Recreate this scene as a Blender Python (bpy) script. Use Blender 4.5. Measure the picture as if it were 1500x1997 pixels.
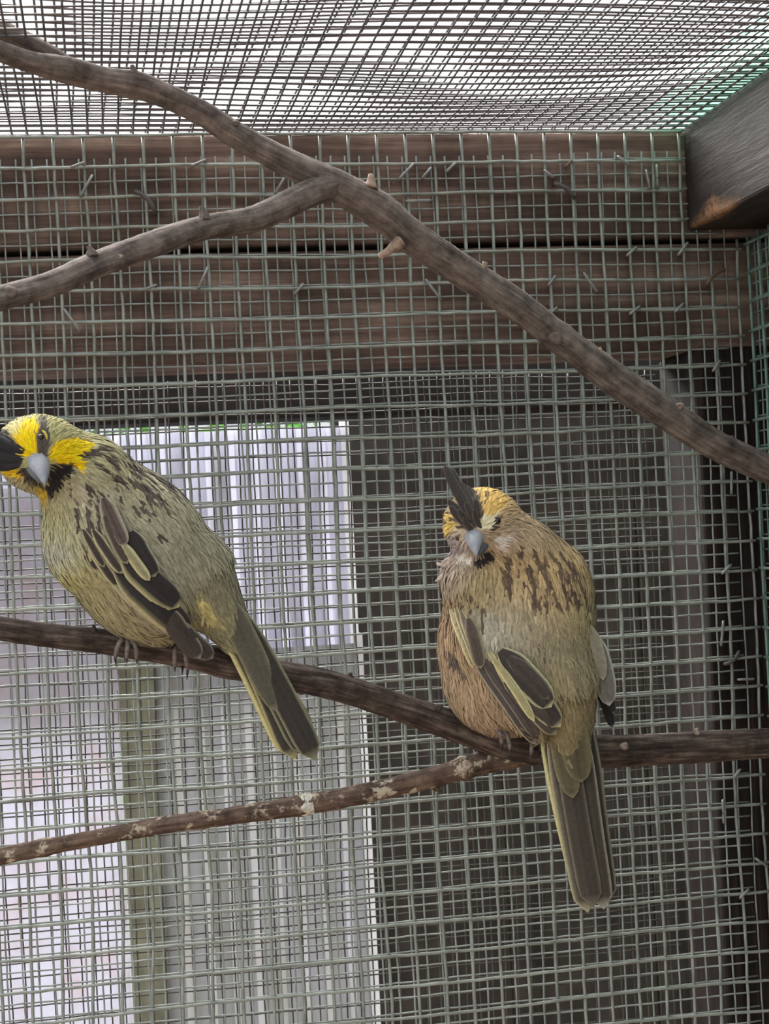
import bpy, math, random
import numpy as np
from mathutils import Vector

for o in list(bpy.data.objects):
    bpy.data.objects.remove(o, do_unlink=True)
scene = bpy.context.scene
COL = scene.collection
rng = np.random.default_rng(7)
random.seed(7)

# ------------------------------------------------------------------ camera
Z0 = 1.90                                   # height of mesh row 0 above the floor
F = 3200.0                                  # focal length in pixels (image 1500 x 1997)
YAW, PITCH, ROLL = 0.1722, 0.0047, -0.048
CAM = np.array([0.0351, -0.675, Z0 - 0.0851])
FWD = np.array([math.sin(YAW) * math.cos(PITCH), math.cos(YAW) * math.cos(PITCH), math.sin(PITCH)])
_rt = np.array([math.cos(YAW), -math.sin(YAW), 0.0]); _up = np.cross(_rt, FWD)
RT = math.cos(ROLL) * _rt + math.sin(ROLL) * _up
UP = -math.sin(ROLL) * _rt + math.cos(ROLL) * _up
from mathutils import Matrix
cam_data = bpy.data.cameras.new('camera')
cam = bpy.data.objects.new('camera', cam_data); COL.objects.link(cam)
cam.matrix_world = Matrix(((RT[0], UP[0], -FWD[0], CAM[0]), (RT[1], UP[1], -FWD[1], CAM[1]),
                           (RT[2], UP[2], -FWD[2], CAM[2]), (0, 0, 0, 1)))
cam_data.sensor_fit = 'HORIZONTAL'; cam_data.sensor_width = 36.0
cam_data.lens = F / 1500 * 36.0
cam_data.clip_start = 0.02; cam_data.clip_end = 100
cam_data.dof.use_dof = True; cam_data.dof.focus_distance = 0.62; cam_data.dof.aperture_fstop = 64
scene.camera = cam

# ------------------------------------------------------------------ sky, exposure
world = bpy.data.worlds.new('overcast_sky'); scene.world = world; world.use_nodes = True
wn, wl = world.node_tree.nodes, world.node_tree.links
bg = wn['Background']
tc = wn.new('ShaderNodeTexCoord'); sep = wn.new('ShaderNodeSeparateXYZ'); mr = wn.new('ShaderNodeMapRange')
wl.new(tc.outputs['Generated'], sep.inputs[0]); wl.new(sep.outputs['Z'], mr.inputs['Value'])
mr.inputs['From Min'].default_value = 0.0; mr.inputs['From Max'].default_value = 1.0
mr.inputs['To Min'].default_value = 0.42; mr.inputs['To Max'].default_value = 1.55     # overcast: zenith brighter than horizon
wl.new(mr.outputs[0], bg.inputs['Strength'])
bg.inputs['Color'].default_value = (0.93, 0.97, 1.0, 1)
scene.view_settings.view_transform = 'Standard'; scene.view_settings.look = 'None'
scene.view_settings.gamma = 1.0; scene.view_settings.use_curve_mapping = False
scene.view_settings.exposure = 0.82
sun_d = bpy.data.lights.new('hazy_sun', 'SUN'); sun_d.energy = 10.0; sun_d.angle = math.radians(50); sun_d.color = (1.0, 0.98, 0.95)
sun = bpy.data.objects.new('hazy_sun', sun_d); COL.objects.link(sun)
sun.rotation_euler = Vector((0.30, -0.80, -0.85)).to_track_quat('-Z', 'Y').to_euler(); sun.location = (-1, 2, 4)

# ------------------------------------------------------------------ helpers
def ray(px, py):
    return FWD + RT * ((px - 750) / F) + UP * (-(py - 998.5) / F)
def at(px, py, Y):
    d = ray(px, py); return CAM + d * ((Y - CAM[1]) / d[1])
def atz(px, py, Z):
    d = ray(px, py); return CAM + d * ((Z - CAM[2]) / d[2])
def atx(px, py, X):
    d = ray(px, py); return CAM + d * ((X - CAM[0]) / d[0])
def lin(c):
    c = np.asarray(c, float) / 255.0
    return np.where(c <= 0.04045, c / 12.92, ((c + 0.055) / 1.055) ** 2.4)
def L4(c):
    v = lin(c); return (float(v[0]), float(v[1]), float(v[2]), 1.0)

def tag(o, label=None, cat=None, group=None, kind=None):
    if label: o['label'] = label
    if cat: o['category'] = cat
    if group: o['group'] = group
    if kind: o['kind'] = kind
    return o
def empty(name, loc):
    o = bpy.data.objects.new(name, None); COL.objects.link(o); o.location = tuple(loc); o.empty_display_size = 0.02
    return o
def rootloc(p):
    loc = np.zeros(3)
    while p is not None:
        loc = loc + np.array(p.location); p = p.parent
    return loc
def mk(name, V, Fc, mat, parent=None, cols=None, smooth=True, attrs=None, normals=None, origin=None):
    """one mesh object from world-space vertices"""
    V = np.asarray(V, float)
    base = rootloc(parent)
    if origin is None:
        org = base if parent is not None else np.zeros(3)
    else:
        org = np.asarray(origin, float)
    me = bpy.data.meshes.new(name)
    me.from_pydata((V - org).tolist(), [], Fc if isinstance(Fc, list) else Fc.tolist())
    if smooth: me.shade_smooth()
    if cols is not None:
        a = me.color_attributes.new('col', 'FLOAT_COLOR', 'POINT')
        c4 = np.ones((len(V), 4)); c4[:, :3] = cols
        a.data.foreach_set('color', c4.ravel())
    for k, v in (attrs or {}).items():
        a = me.attributes.new(k, 'FLOAT_VECTOR', 'POINT'); a.data.foreach_set('vector', np.asarray(v, float).ravel())
    me.update()
    if normals is not None:
        me.normals_split_custom_set_from_vertices(np.asarray(normals).tolist())
    me.materials.append(mat)
    o = bpy.data.objects.new(name, me); COL.objects.link(o)
    o.location = tuple(org - base)
    if parent is not None: o.parent = parent
    return o

# ------------------------------------------------------------------ materials
def newmat(name, rough=0.7, spec=0.3):
    m = bpy.data.materials.new(name); m.use_nodes = True
    b = m.node_tree.nodes['Principled BSDF']
    b.inputs['Roughness'].default_value = rough; b.inputs['Specular IOR Level'].default_value = spec
    return m, m.node_tree.nodes, m.node_tree.links, b
def ramp(nt, stops):
    r = nt.new('ShaderNodeValToRGB'); e = r.color_ramp.elements
    e[0].position, e[0].color = stops[0][0], L4(stops[0][1])
    e[1].position, e[1].color = stops[-1][0], L4(stops[-1][1])
    for p, c in stops[1:-1]:
        k = e.new(p); k.color = L4(c)
    return r
def noise(nt, lk, vec, scale, detail=5, rough=0.6):
    n = nt.new('ShaderNodeTexNoise'); n.inputs['Scale'].default_value = scale
    n.inputs['Detail'].default_value = detail; n.inputs['Roughness'].default_value = rough
    if vec is not None: lk.new(vec, n.inputs['Vector'])
    return n
def mapping(nt, lk, out, scale):
    mp = nt.new('ShaderNodeMapping'); mp.inputs['Scale'].default_value = scale
    lk.new(out, mp.inputs['Vector']); return mp.outputs[0]
def bump(nt, lk, h, b, strength=0.4, dist=0.001):
    bp = nt.new('ShaderNodeBump'); bp.inputs['Strength'].default_value = strength; bp.inputs['Distance'].default_value = dist
    lk.new(h, bp.inputs['Height']); lk.new(bp.outputs[0], b.inputs['Normal'])
def mixc(nt, lk, fac, a, b, mode='MIX'):
    m = nt.new('ShaderNodeMix'); m.data_type = 'RGBA'; m.blend_type = mode
    for s, v in ((m.inputs[0], fac), (m.inputs[6], a), (m.inputs[7], b)):
        if hasattr(v, 'is_linked') or hasattr(v, 'links'): lk.new(v, s)
        else: s.default_value = v
    return m.outputs[2]

def wood_mat(name, stops, scale, patch=None, rough=0.85):
    """stretched grain; scale = object-space stretch (small along the grain)"""
    m, nt, lk, b = newmat(name, rough, 0.25)
    t = nt.new('ShaderNodeTexCoord').outputs['Object']
    g = noise(nt, lk, mapping(nt, lk, t, scale), 1.0, 8, 0.65)
    r = ramp(nt, stops); lk.new(g.outputs['Fac'], r.inputs[0])
    col = r.outputs[0]
    n2 = noise(nt, lk, t, 28, 4)
    r2 = ramp(nt, [(0.35, (150, 150, 150)), (0.7, (255, 255, 255))]); lk.new(n2.outputs['Fac'], r2.inputs[0])
    col = mixc(nt, lk, 0.8, col, r2.outputs[0], 'MULTIPLY')
    lk.new(col, b.inputs['Base Color'])
    bump(nt, lk, g.outputs['Fac'], b, 0.6, 0.0015)
    return m
M = {}
M['plank'] = wood_mat('weathered_brown_plank', [(0.25, (84, 68, 60)), (0.48, (132, 108, 97)), (0.58, (164, 138, 124)), (0.72, (214, 188, 166))], (7, 40, 170))
M['beam'] = wood_mat('dark_stained_beam', [(0.3, (54, 47, 45)), (0.7, (74, 65, 61))], (200, 14, 160), rough=0.6)
def wear(m):
    # bare brown wood where the lower arris of the beam is rubbed through, near the wall end
    nt, lk = m.node_tree.nodes, m.node_tree.links; b = nt['Principled BSDF']
    src = b.inputs['Base Color'].links[0].from_socket
    t = nt.new('ShaderNodeTexCoord').outputs['Object']
    sp = nt.new('ShaderNodeSeparateXYZ'); lk.new(t, sp.inputs[0])
    def mth(op, a, c=None):
        n = nt.new('ShaderNodeMath'); n.operation = op
        for i, v in enumerate((a, c)):
            if v is None: continue
            if isinstance(v, (int, float)): n.inputs[i].default_value = v
            else: lk.new(v, n.inputs[i])
        return n.outputs[0]
    dy = mth('ABSOLUTE', mth('ADD', sp.outputs['Y'], 0.030))
    n1 = noise(nt, lk, t, 170, 6, 0.7)
    d = mth('ADD', mth('ADD', mth('ADD', sp.outputs['Z'], mth('MULTIPLY', dy, 0.26)), mth('MULTIPLY', n1.outputs['Fac'], 0.010)), mth('MULTIPLY', sp.outputs['X'], 2.0))
    r = nt.new('ShaderNodeMapRange'); lk.new(d, r.inputs['Value'])
    r.inputs['From Min'].default_value = 0.0105; r.inputs['From Max'].default_value = 0.0155
    r.inputs['To Min'].default_value = 0.95; r.inputs['To Max'].default_value = 0.0
    n2 = noise(nt, lk, t, 420, 4); rr = ramp(nt, [(0.3, (92, 68, 54)), (0.7, (164, 124, 90))]); lk.new(n2.outputs['Fac'], rr.inputs[0])
    lk.new(mixc(nt, lk, r.outputs[0], src, rr.outputs[0]), b.inputs['Base Color'])
wear(M['beam'])
M['post'] = wood_mat('brown_post', [(0.3, (34, 28, 26)), (0.55, (62, 51, 47)), (0.8, (104, 88, 78))], (330, 60, 9))
M['shed'] = wood_mat('dark_shed_board', [(0.3, (52, 48, 43)), (0.7, (84, 77, 70))], (40, 30, 3), rough=0.9)
M['lintel'] = wood_mat('black_rail', [(0.3, (34, 31, 30)), (0.7, (58, 52, 50))], (6, 60, 90), rough=0.9)
M['olive_post'] = wood_mat('algae_grey_post', [(0.3, (140, 142, 120)), (0.7, (190, 190, 166))], (120, 60, 8))

def wire_mat(name, ca, cb, rough=0.5):
    m, nt, lk, b = newmat(name, rough, 0.5)
    t = nt.new('ShaderNodeTexCoord').outputs['Object']
    n = noise(nt, lk, t, 90, 4)
    r = ramp(nt, [(0.35, ca), (0.65, cb)]); lk.new(n.outputs['Fac'], r.inputs[0])
    lk.new(r.outputs[0], b.inputs['Base Color']); b.inputs['Metallic'].default_value = 0.15
    n3 = noise(nt, lk, t, 900, 2); bump(nt, lk, n3.outputs['Fac'], b, 0.3, 0.0002)
    return m
M['wire'] = wire_mat('galvanised_wire', (124, 129, 121), (162, 167, 158))
M['wire_thin'] = wire_mat('thin_galvanised_wire', (132, 137, 132), (168, 173, 168))
M['wire_far'] = wire_mat('dim_dusty_outer_wire', (70, 66, 62), (98, 94, 88))  # dusty wire, with the dimness of the outer side put into its colour
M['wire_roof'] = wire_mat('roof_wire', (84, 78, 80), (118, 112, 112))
M['wire_green'] = wire_mat('green_lit_wire', (100, 124, 116), (138, 160, 151))  # green light from the roof sheet put into the side wires' colour
M['staple'] = wire_mat('dull_staple', (112, 114, 112), (158, 160, 156), 0.45)
M['staple_dark'] = wire_mat('dark_staple', (66, 62, 62), (96, 92, 90), 0.6)
M['staple_rust'] = wire_mat('rusty_staple', (88, 66, 54), (122, 98, 82), 0.8)

def bark_mat(name, stops, lichen=None, lich_lo=0.62):
    m, nt, lk, b = newmat(name, 0.85, 0.2)
    at_ = nt.new('ShaderNodeAttribute'); at_.attribute_name = 'bark'
    v = at_.outputs['Vector']
    g = noise(nt, lk, mapping(nt, lk, v, (60, 620, 620)), 1.0, 7, 0.65)
    r = ramp(nt, stops); lk.new(g.outputs['Fac'], r.inputs[0]); col = r.outputs[0]
    n2 = noise(nt, lk, mapping(nt, lk, v, (130, 130, 130)), 1.0, 5, 0.65)
    r2 = ramp(nt, [(0.34, (140, 134, 130)), (0.66, (255, 250, 246))]); lk.new(n2.outputs['Fac'], r2.inputs[0])
    col = mixc(nt, lk, 0.9, col, r2.outputs[0], 'MULTIPLY')
    if lichen:
        n3 = noise(nt, lk, mapping(nt, lk, v, (150, 190, 190)), 1.0, 5, 0.7)
        r3 = ramp(nt, [(lich_lo, (0, 0, 0)), (lich_lo + 0.08, (255, 255, 255))]); lk.new(n3.outputs['Fac'], r3.inputs[0])
        col = mixc(nt, lk, r3.outputs[0], col, L4(lichen))
    lk.new(col, b.inputs['Base Color'])
    bump(nt, lk, g.outputs['Fac'], b, 0.7, 0.0012)
    return m
M['bark_upper'] = bark_mat('grey_brown_bark', [(0.3, (92, 82, 79)), (0.55, (142, 131, 125)), (0.8, (180, 168, 160))])
M['bark_lower'] = bark_mat('dark_brown_bark', [(0.3, (54, 45, 41)), (0.5, (90, 78, 72)), (0.66, (136, 123, 114)), (0.85, (182, 170, 160))])
M['bark_lichen'] = bark_mat('lichen_brown_bark', [(0.3, (76, 60, 52)), (0.55, (124, 104, 92)), (0.8, (166, 146, 130))], (186, 174, 152), 0.54)
def plain(name, c, rough=0.6, spec=0.3, c2=None, sc=300):
    m, nt, lk, b = newmat(name, rough, spec)
    t = nt.new('ShaderNodeTexCoord').outputs['Object']
    n = noise(nt, lk, t, sc, 4)
    c2 = c2 or tuple(max(0, x * 0.82) for x in c)
    r = ramp(nt, [(0.35, c2), (0.65, c)]); lk.new(n.outputs['Fac'], r.inputs[0]); lk.new(r.outputs[0], b.inputs['Base Color'])
    return m
M['cutwood'] = plain('weathered_cut_wood', (178, 154, 136), 0.8, 0.2, (128, 108, 96), 400)
M['knot'] = plain('pale_knot', (176, 158, 144), 0.8, 0.2, (120, 102, 92), 500)
M['dropping'] = plain('dried_white_dropping', (226, 222, 210), 0.9, 0.1, (170, 164, 148), 600)
M['bill'] = plain('grey_horn_bill', (166, 168, 174), 0.35, 0.5, (132, 134, 142), 160)
M['bill_dark'] = plain('dark_horn_bill', (96, 98, 104), 0.4, 0.5, (70, 72, 78), 160)
M['eye'] = plain('dark_brown_eye', (38, 22, 16), 0.08, 0.6, (20, 12, 10))
M['eyelid'] = plain('eyelid_skin', (140, 118, 108), 0.7, 0.2)
M['leg'] = plain('grey_leg_scale', (132, 122, 116), 0.6, 0.3, (92, 84, 80), 700)
M['claw'] = plain('dark_claw', (56, 48, 46), 0.4, 0.4)

def feather_mat(name, rough=0.75, stripes=True):
    m, nt, lk, b = newmat(name, rough, 0.2)
    a = nt.new('ShaderNodeAttribute'); a.attribute_name = 'col'
    t = nt.new('ShaderNodeTexCoord').outputs['Object']
    n = noise(nt, lk, t, 700, 3)
    r = ramp(nt, [(0.3, (205, 205, 205)), (0.7, (255, 255, 255))]); lk.new(n.outputs['Fac'], r.inputs[0])
    col = mixc(nt, lk, 0.7, a.outputs['Color'], r.outputs[0], 'MULTIPLY')
    lk.new(col, b.inputs['Base Color'])
    b.inputs['Sheen Weight'].default_value = 0.08; b.inputs['Sheen Roughness'].default_value = 0.6
    return m
M['plumage'] = feather_mat('plumage')

# translucent sheets
def sheet_mat(name, stops, trans, stretch):
    m = bpy.data.materials.new(name); m.use_nodes = True
    nt, lk = m.node_tree.nodes, m.node_tree.links
    out = nt['Material Output']; nt.remove(nt['Principled BSDF'])
    d = nt.new('ShaderNodeBsdfDiffuse'); tr = nt.new('ShaderNodeBsdfTranslucent'); mx = nt.new('ShaderNodeMixShader')
    t = nt.new('ShaderNodeTexCoord').outputs['Object']
    g = noise(nt, lk, mapping(nt, lk, t, stretch), 1.0, 6, 0.65)
    r = ramp(nt, stops); lk.new(g.outputs['Fac'], r.inputs[0])
    lk.new(r.outputs[0], d.inputs[0]); lk.new(r.outputs[0], tr.inputs[0])
    mx.inputs[0].default_value = trans
    lk.new(d.outputs[0], mx.inputs[1]); lk.new(tr.outputs[0], mx.inputs[2]); lk.new(mx.outputs[0], out.inputs['Surface'])
    return m
M['sheet_white'] = sheet_mat('white_polycarbonate', [(0.25, (178, 176, 178)), (0.45, (214, 214, 224)), (0.8, (236, 236, 246))], 0.5, (110, 40, 14))
M['sheet_grey'] = sheet_mat('grimy_polycarbonate', [(0.25, (166, 166, 156)), (0.5, (192, 192, 192)), (0.8, (212, 210, 222))], 0.5, (90, 40, 8))
M['sheet_pale'] = sheet_mat('pale_glare_sheet', [(0.3, (212, 196, 200)), (0.5, (214, 214, 224)), (0.8, (226, 228, 238))], 0.45, (60, 40, 45))
M['green_sheet'] = sheet_mat('green_plastic_sheet', [(0.3, (176, 222, 202)), (0.7, (204, 236, 220))], 0.8, (20, 8, 20))
M['trim_white'] = sheet_mat('white_edge_trim', [(0.3, (236, 236, 240)), (0.7, (255, 255, 255))], 0.5, (60, 40, 20))
M['leaf'] = sheet_mat('hedge_leaf', [(0.3, (58, 110, 44)), (0.5, (96, 150, 70)), (0.8, (140, 180, 110))], 0.4, (30, 30, 30))
M['soil'] = plain('damp_soil_floor', (122, 104, 84), 0.95, 0.1, (84, 70, 56), 12)

# ------------------------------------------------------------------ basic shapes
def box_vf(x0, x1, y0, y1, z0, z1, bev=0.0015, jit=0.0):
    """bevelled box as verts/faces (24 verts)"""
    import bmesh
    bm = bmesh.new(); bmesh.ops.create_cube(bm, size=1.0)
    for v in bm.verts:
        v.co = Vector(((x0 + x1) / 2 + v.co.x * (x1 - x0), (y0 + y1) / 2 + v.co.y * (y1 - y0), (z0 + z1) / 2 + v.co.z * (z1 - z0)))
    if bev > 0:
        bmesh.ops.bevel(bm, geom=list(bm.edges), offset=bev, segments=2, affect='EDGES', profile=0.5)
    bm.verts.index_update()
    V = np.array([v.co[:] for v in bm.verts]); Fc = [[v.index for v in f.verts] for f in bm.faces]
    bm.free(); return V, Fc
def box(name, x0, x1, y0, y1, z0, z1, mat, parent=None, bev=0.0015):
    V, Fc = box_vf(x0, x1, y0, y1, z0, z1, bev)
    return mk(name, V, Fc, mat, parent, smooth=False, origin=(x0, y0, z0))

def tube(P, r, sides=6, caps=True):
    """tube along points P (n,3) with radius r (scalar / array / array (n,sides))"""
    P = np.asarray(P, float); n = len(P)
    T = np.gradient(P, axis=0); T /= np.linalg.norm(T, axis=1)[:, None]
    ref = np.array([0.0, 0, 1]) if abs(T[:, 2]).mean() < 0.8 else np.array([0.0, 1, 0])
    A = np.cross(T, ref); A /= np.linalg.norm(A, axis=1)[:, None]
    B = np.cross(A, T)
    ang = np.arange(sides) * 2 * math.pi / sides
    R = np.asarray(r, float)
    if R.ndim == 0: R = np.full((n, sides), float(R))
    elif R.ndim == 1: R = np.repeat(R[:, None], sides, 1)
    V = P[:, None, :] + R[:, :, None] * (np.cos(ang)[None, :, None] * A[:, None, :] + np.sin(ang)[None, :, None] * B[:, None, :])
    V = V.reshape(-1, 3)
    i = np.arange(n - 1)[:, None] * sides; j = np.arange(sides)[None, :]; k = (j + 1) % sides
    Fc = np.stack([i + j, i + k, i + sides + k, i + sides + j], -1).reshape(-1, 4).tolist()
    if caps:
        Fc.append(list(range(sides))[::-1]); Fc.append(list(range((n - 1) * sides, n * sides)))
    return V, Fc
def join(parts):
    V, Fc, o = [], [], 0
    for v, f in parts:
        V.append(v); Fc += [[a + o for a in q] for q in f]; o += len(v)
    return np.concatenate(V), Fc
def catmull(P, m):
    P = np.asarray(P, float); n = len(P)
    Q = np.vstack([2 * P[0] - P[1], P, 2 * P[-1] - P[-2]])
    out = []
    for i in range(n - 1):
        p0, p1, p2, p3 = Q[i:i + 4]
        for t in np.linspace(0, 1, m, endpoint=False):
            out.append(0.5 * ((2 * p1) + (-p0 + p2) * t + (2 * p0 - 5 * p1 + 4 * p2 - p3) * t * t + (-p0 + 3 * p1 - 3 * p2 + p3) * t ** 3))
    out.append(P[-1]); return np.array(out)

# ------------------------------------------------------------------ the setting
HP, VP_ = 0.01205, 0.0127                   # pitch of the coarse welded mesh
ZC = Z0 + 0.0785                            # ceiling mesh height
flr = box('floor', -3.5, 3.5, -3.5, 4.0, -0.05, 0.0, M['soil'], None, 0.0); tag(flr, kind='structure')

wb = tag(empty('wall_back', (0, 0.004, Z0)), kind='structure')
box('plank', -0.5, 0.3385, 0.0042, 0.0555, Z0 + 0.0312, Z0 + 0.0776, M['plank'], wb, 0.002)
box('plank', -0.5, 0.3385, 0.0052, 0.0555, Z0 - 0.0170, Z0 + 0.0290, M['plank'], wb, 0.002)

post = box('timber_post', 0.2945, 0.3385, 0.0050, 0.0550, 0.0, Z0 - 0.0172, M['post'], None, 0.002)
tag(post, 'dark brown upright corner post behind the wire mesh', 'post')
bV, bF = box_vf(0.2925, 0.3385, -0.62, 0.0035, Z0 + 0.0340, Z0 + 0.0790, 0.0015)
beam = mk('roof_beam', bV, bF, M['beam'], None, smooth=False, origin=(0.2925, 0.0035, Z0 + 0.034))
tag(beam, 'dark stained timber beam under the roof mesh with a worn brown corner', 'beam')
# smooth pseudo-noise used to warp the meshes
_ph = rng.uniform(0, 6.28, (3, 8)); _fr = rng.uniform(8, 60, (3, 8, 2)) * rng.choice([-1, 1], (3, 8, 2))
def warp(u, v, seed, amp):
    out = []
    for c in range(3):
        s = 0
        for k in range(8):
            fr = _fr[(c + seed) % 3, (k + seed) % 8]
            s = s + np.sin(fr[0] * u + fr[1] * v + _ph[c, k] + seed * 1.7) / (1 + 0.25 * k)
        out.append(s / 3.0 * amp[c])
    return out
def cellnoise(i, j, seed):
    h = np.sin(i * 127.1 + j * 311.7 + seed * 74.7) * 43758.5453
    return (h - np.floor(h)) - 0.5

def vwire(X, zs, Y, seed, amp, r, jit, sides=6, yoff=0.0):
    zs = np.asarray(zs); w = warp(X, zs, seed, amp)
    k = np.round(zs / VP_ * 2)
    P = np.stack([X + w[0] + jit * cellnoise(X * 1e3, k, seed), Y + w[1] + yoff + 0 * zs, zs + w[2]], 1)
    P[:, 2] += Z0
    return tube(P, r, sides)
def hwire(xs, Z, Y, seed, amp, r, jit, sides=6, yoff=0.0):
    xs = np.asarray(xs); w = warp(xs, Z, seed, amp)
    k = np.round(xs / HP * 2)
    P = np.stack([xs + w[0], Y + w[1] + yoff + 0 * xs, Z + w[2] + jit * cellnoise(k, Z * 1e3, seed + 3)], 1)
    P[:, 2] += Z0
    return tube(P, r, sides)

# coarse half-inch mesh on the inside of the back wall: every wire its own part
fm = empty('wire_mesh_panel', (0.1, 0.0, Z0 - 0.34))
tag(fm, 'coarse square welded wire mesh stapled over the back boards, innermost layer', 'wire mesh')
ampF = (0.0010, 0.0007, 0.0008); RW = 0.00068
ztop = 6.08 * VP_
for c in range(-10, 27):
    lo = -27 * VP_
    top = ztop if c <= 24 else -2.1 * VP_ + 0.001
    if c > 24: top = 2.35 * VP_
    zs = np.arange(lo, top + 1e-6, VP_ / 2)
    if top - zs[-1] > 0.002: zs = np.append(zs, top)
    V, Fc = vwire(c * HP, zs, 0.0, 1, ampF, RW, 0.0004)
    mk('vertical_wire', V, Fc, M['wire'], fm)
for k in range(-6, 28):
    xr = 24.06 * HP if k <= -3 else 26.12 * HP
    xs = np.arange(-10 * HP - 0.004, xr + 1e-6, HP / 2); xs = np.append(xs, xr)
    V, Fc = hwire(xs, -k * VP_ , 0.0, 1, ampF, RW, 0.0004, yoff=-0.0011)
    mk('horizontal_wire', V, Fc, M['wire'], fm)

# fine quarter-inch mesh behind it and the same on the outer side of the frame
HF, VF = 0.00612, 0.00635
def fine(name, x0, x1, z0, z1, Y, seed, amp, r, mat, label):
    parts = []
    zs = np.arange(z0, z1 + 1e-6, VF)
    for X in np.arange(x0, x1 + 1e-6, HF):
        parts.append(vwire(X, zs, Y, seed, amp, r, 0.0003, 5))
    xs = np.arange(x0 - 0.0012, x1 + 0.0013, HF)
    for Z in np.arange(z0 + VF / 2, z1 + 1e-6, VF):
        parts.append(hwire(xs, Z, Y, seed, amp, r, 0.0003, 5, yoff=-0.0006))
    V, Fc = join(parts)
    o = mk(name, V, Fc, mat, None, origin=((x0 + x1) / 2, Y, Z0 + z0)); tag(o, label, 'wire mesh')
    return o
fine('fine_mesh_panel', -0.12558, 0.3105, -0.345, 0.0680, 0.0022, 2, (0.0009, 0.0003, 0.0009), 0.00040, M['wire_thin'],
     'thin fine-gauge wire mesh lying just behind the coarse mesh on the boards')
fine('fine_mesh_panel', -0.110, 0.2930, -0.375, -0.0172, 0.0570, 4, (0.0011, 0.0015, 0.0011), 0.00037, M['wire_far'],
     'fine wire mesh on the outer side of the frame, in front of the plastic sheets')

# roof mesh: two sagging fine layers
ceil = tag(empty('ceiling', (0.1, -0.2, ZC)), kind='structure')
def roofmesh(Y0, Y1, x0, x1, z, seed, rot, sag):
    parts = []; ca, sa = math.cos(rot), math.sin(rot)
    def pos(x, y):
        xx = x * ca - y * sa; yy = x * sa + y * ca
        w = warp(xx * 0.5, yy * 0.5, seed, (0.0012, 0.0012, sag))
        edge = np.clip(-yy / 0.05, 0, 1)
        return np.stack([xx + w[0], yy + w[1] * edge, z + w[2] * edge + 0 * xx], 1)
    ys = np.arange(Y0, Y1 + 1e-6, 0.0080)
    for X in np.arange(x0, x1, HF): parts.append(tube(pos(np.full_like(ys, X), ys), 0.00042, 4))
    xs = np.arange(x0, x1, HF * 1.0)
    for Yv in ys: parts.append(tube(pos(xs, np.full_like(xs, Yv)), 0.00042, 4))
    return join(parts)
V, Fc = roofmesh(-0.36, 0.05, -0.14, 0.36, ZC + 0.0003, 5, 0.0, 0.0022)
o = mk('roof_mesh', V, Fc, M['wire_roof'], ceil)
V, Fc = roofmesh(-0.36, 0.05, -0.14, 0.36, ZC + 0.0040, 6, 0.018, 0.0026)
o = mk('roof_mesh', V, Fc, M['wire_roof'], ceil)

# green sheet lying above the roof mesh along the beam
ge = atz(1500, 22, ZC + 0.012)[0]
V = []; Fc = []
nx, ny = 24, 30
for j in range(ny + 1):
    for i in range(nx + 1):
        x = ge + (0.42 - ge) * i / nx; y = -0.5 + 0.53 * j / ny
        V.append((x, y, ZC + 0.0125 + 0.0012 * math.sin(x * 420)))
V2 = [(a, b, c + 0.0008) for a, b, c in V]; nn = len(V)
for j in range(ny):
    for i in range(nx):
        a = j * (nx + 1) + i
        Fc.append([a, a + 1, a + nx + 2, a + nx + 1]); Fc.append([nn + a, nn + a + nx + 1, nn + a + nx + 2, nn + a + 1])
for j in range(ny):
    a = j * (nx + 1); Fc.append([a, a + nx + 1, nn + a + nx + 1, nn + a])
gs = mk('green_sheet', np.array(V + V2), Fc, M['green_sheet'], None, origin=(ge, 0, ZC + 0.0125))
tag(gs, 'green plastic roofing sheet above the roof mesh beside the beam', 'plastic sheet')

# right side wall: mesh in the corner with dark boards behind
wr = tag(empty('wall_right', (0.315, 0, Z0)), kind='structure')
XS = 0.3150
def swire_v(Y, z0, z1, r, st, seed, x):
    zs = np.arange(z0, z1, st); w = warp(Y, zs, seed, (0.0006, 0.0005, 0.0006))
    return tube(np.stack([x + w[0], Y + w[1], Z0 + zs], 1), r, 6)
def swire_h(Z, y0, y1, r, st, seed, x):
    ys = np.arange(y0, y1, st); w = warp(ys, Z, seed, (0.0006, 0.0005, 0.0006))
    return tube(np.stack([x + w[0], ys, Z0 + Z + w[2]], 1), r, 6)
zt = 0.030
for Y in np.arange(-0.008, -0.2, -HP):
    V, Fc = swire_v(Y, -0.345, zt, RW, VP_ / 2, 1, XS); mk('vertical_wire', V, Fc, M['wire_green'], wr)
for Z in np.arange(zt - 0.004, -0.345, -VP_):
    V, Fc = swire_h(Z, -0.2, -0.002, RW, HP / 2, 1, XS - 0.001); mk('horizontal_wire', V, Fc, M['wire_green'], wr)
parts = [swire_v(Y, -0.345, zt, 0.00042, VF, 2, XS + 0.0022) for Y in np.arange(-0.004, -0.2, -HF)]
parts += [swire_h(Z, -0.2, -0.002, 0.00042, HF, 2, XS + 0.0016) for Z in np.arange(zt - 0.002, -0.345, -VF)]
V, Fc = join(parts); mk('fine_wire', V, Fc, M['wire_green'], wr)
box('board', 0.3400, 0.3600, -0.62, 0.055, Z0 - 0.40, Z0 + 0.0330, M['post'], wr, 0.001)

# ------------------------------------------------------------------ outside, seen through the mesh
YS = 0.30
# dark shed wall to the right of the plastic sheets, built of boards
ws = tag(empty('wall_shed', (0.35, YS + 0.05, 0)), kind='structure')
xl = at(655, 900, YS + 0.05)[0]
bx = xl; i = 0
while bx < 0.75:
    wdt = 0.098
    box('board', bx, bx + wdt - 0.0003, YS + 0.05 + 0.0015 * (i % 2), YS + 0.07, 0.0, Z0 + 0.11, M['shed'], ws, 0.0008)
    bx += wdt; i += 1
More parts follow.
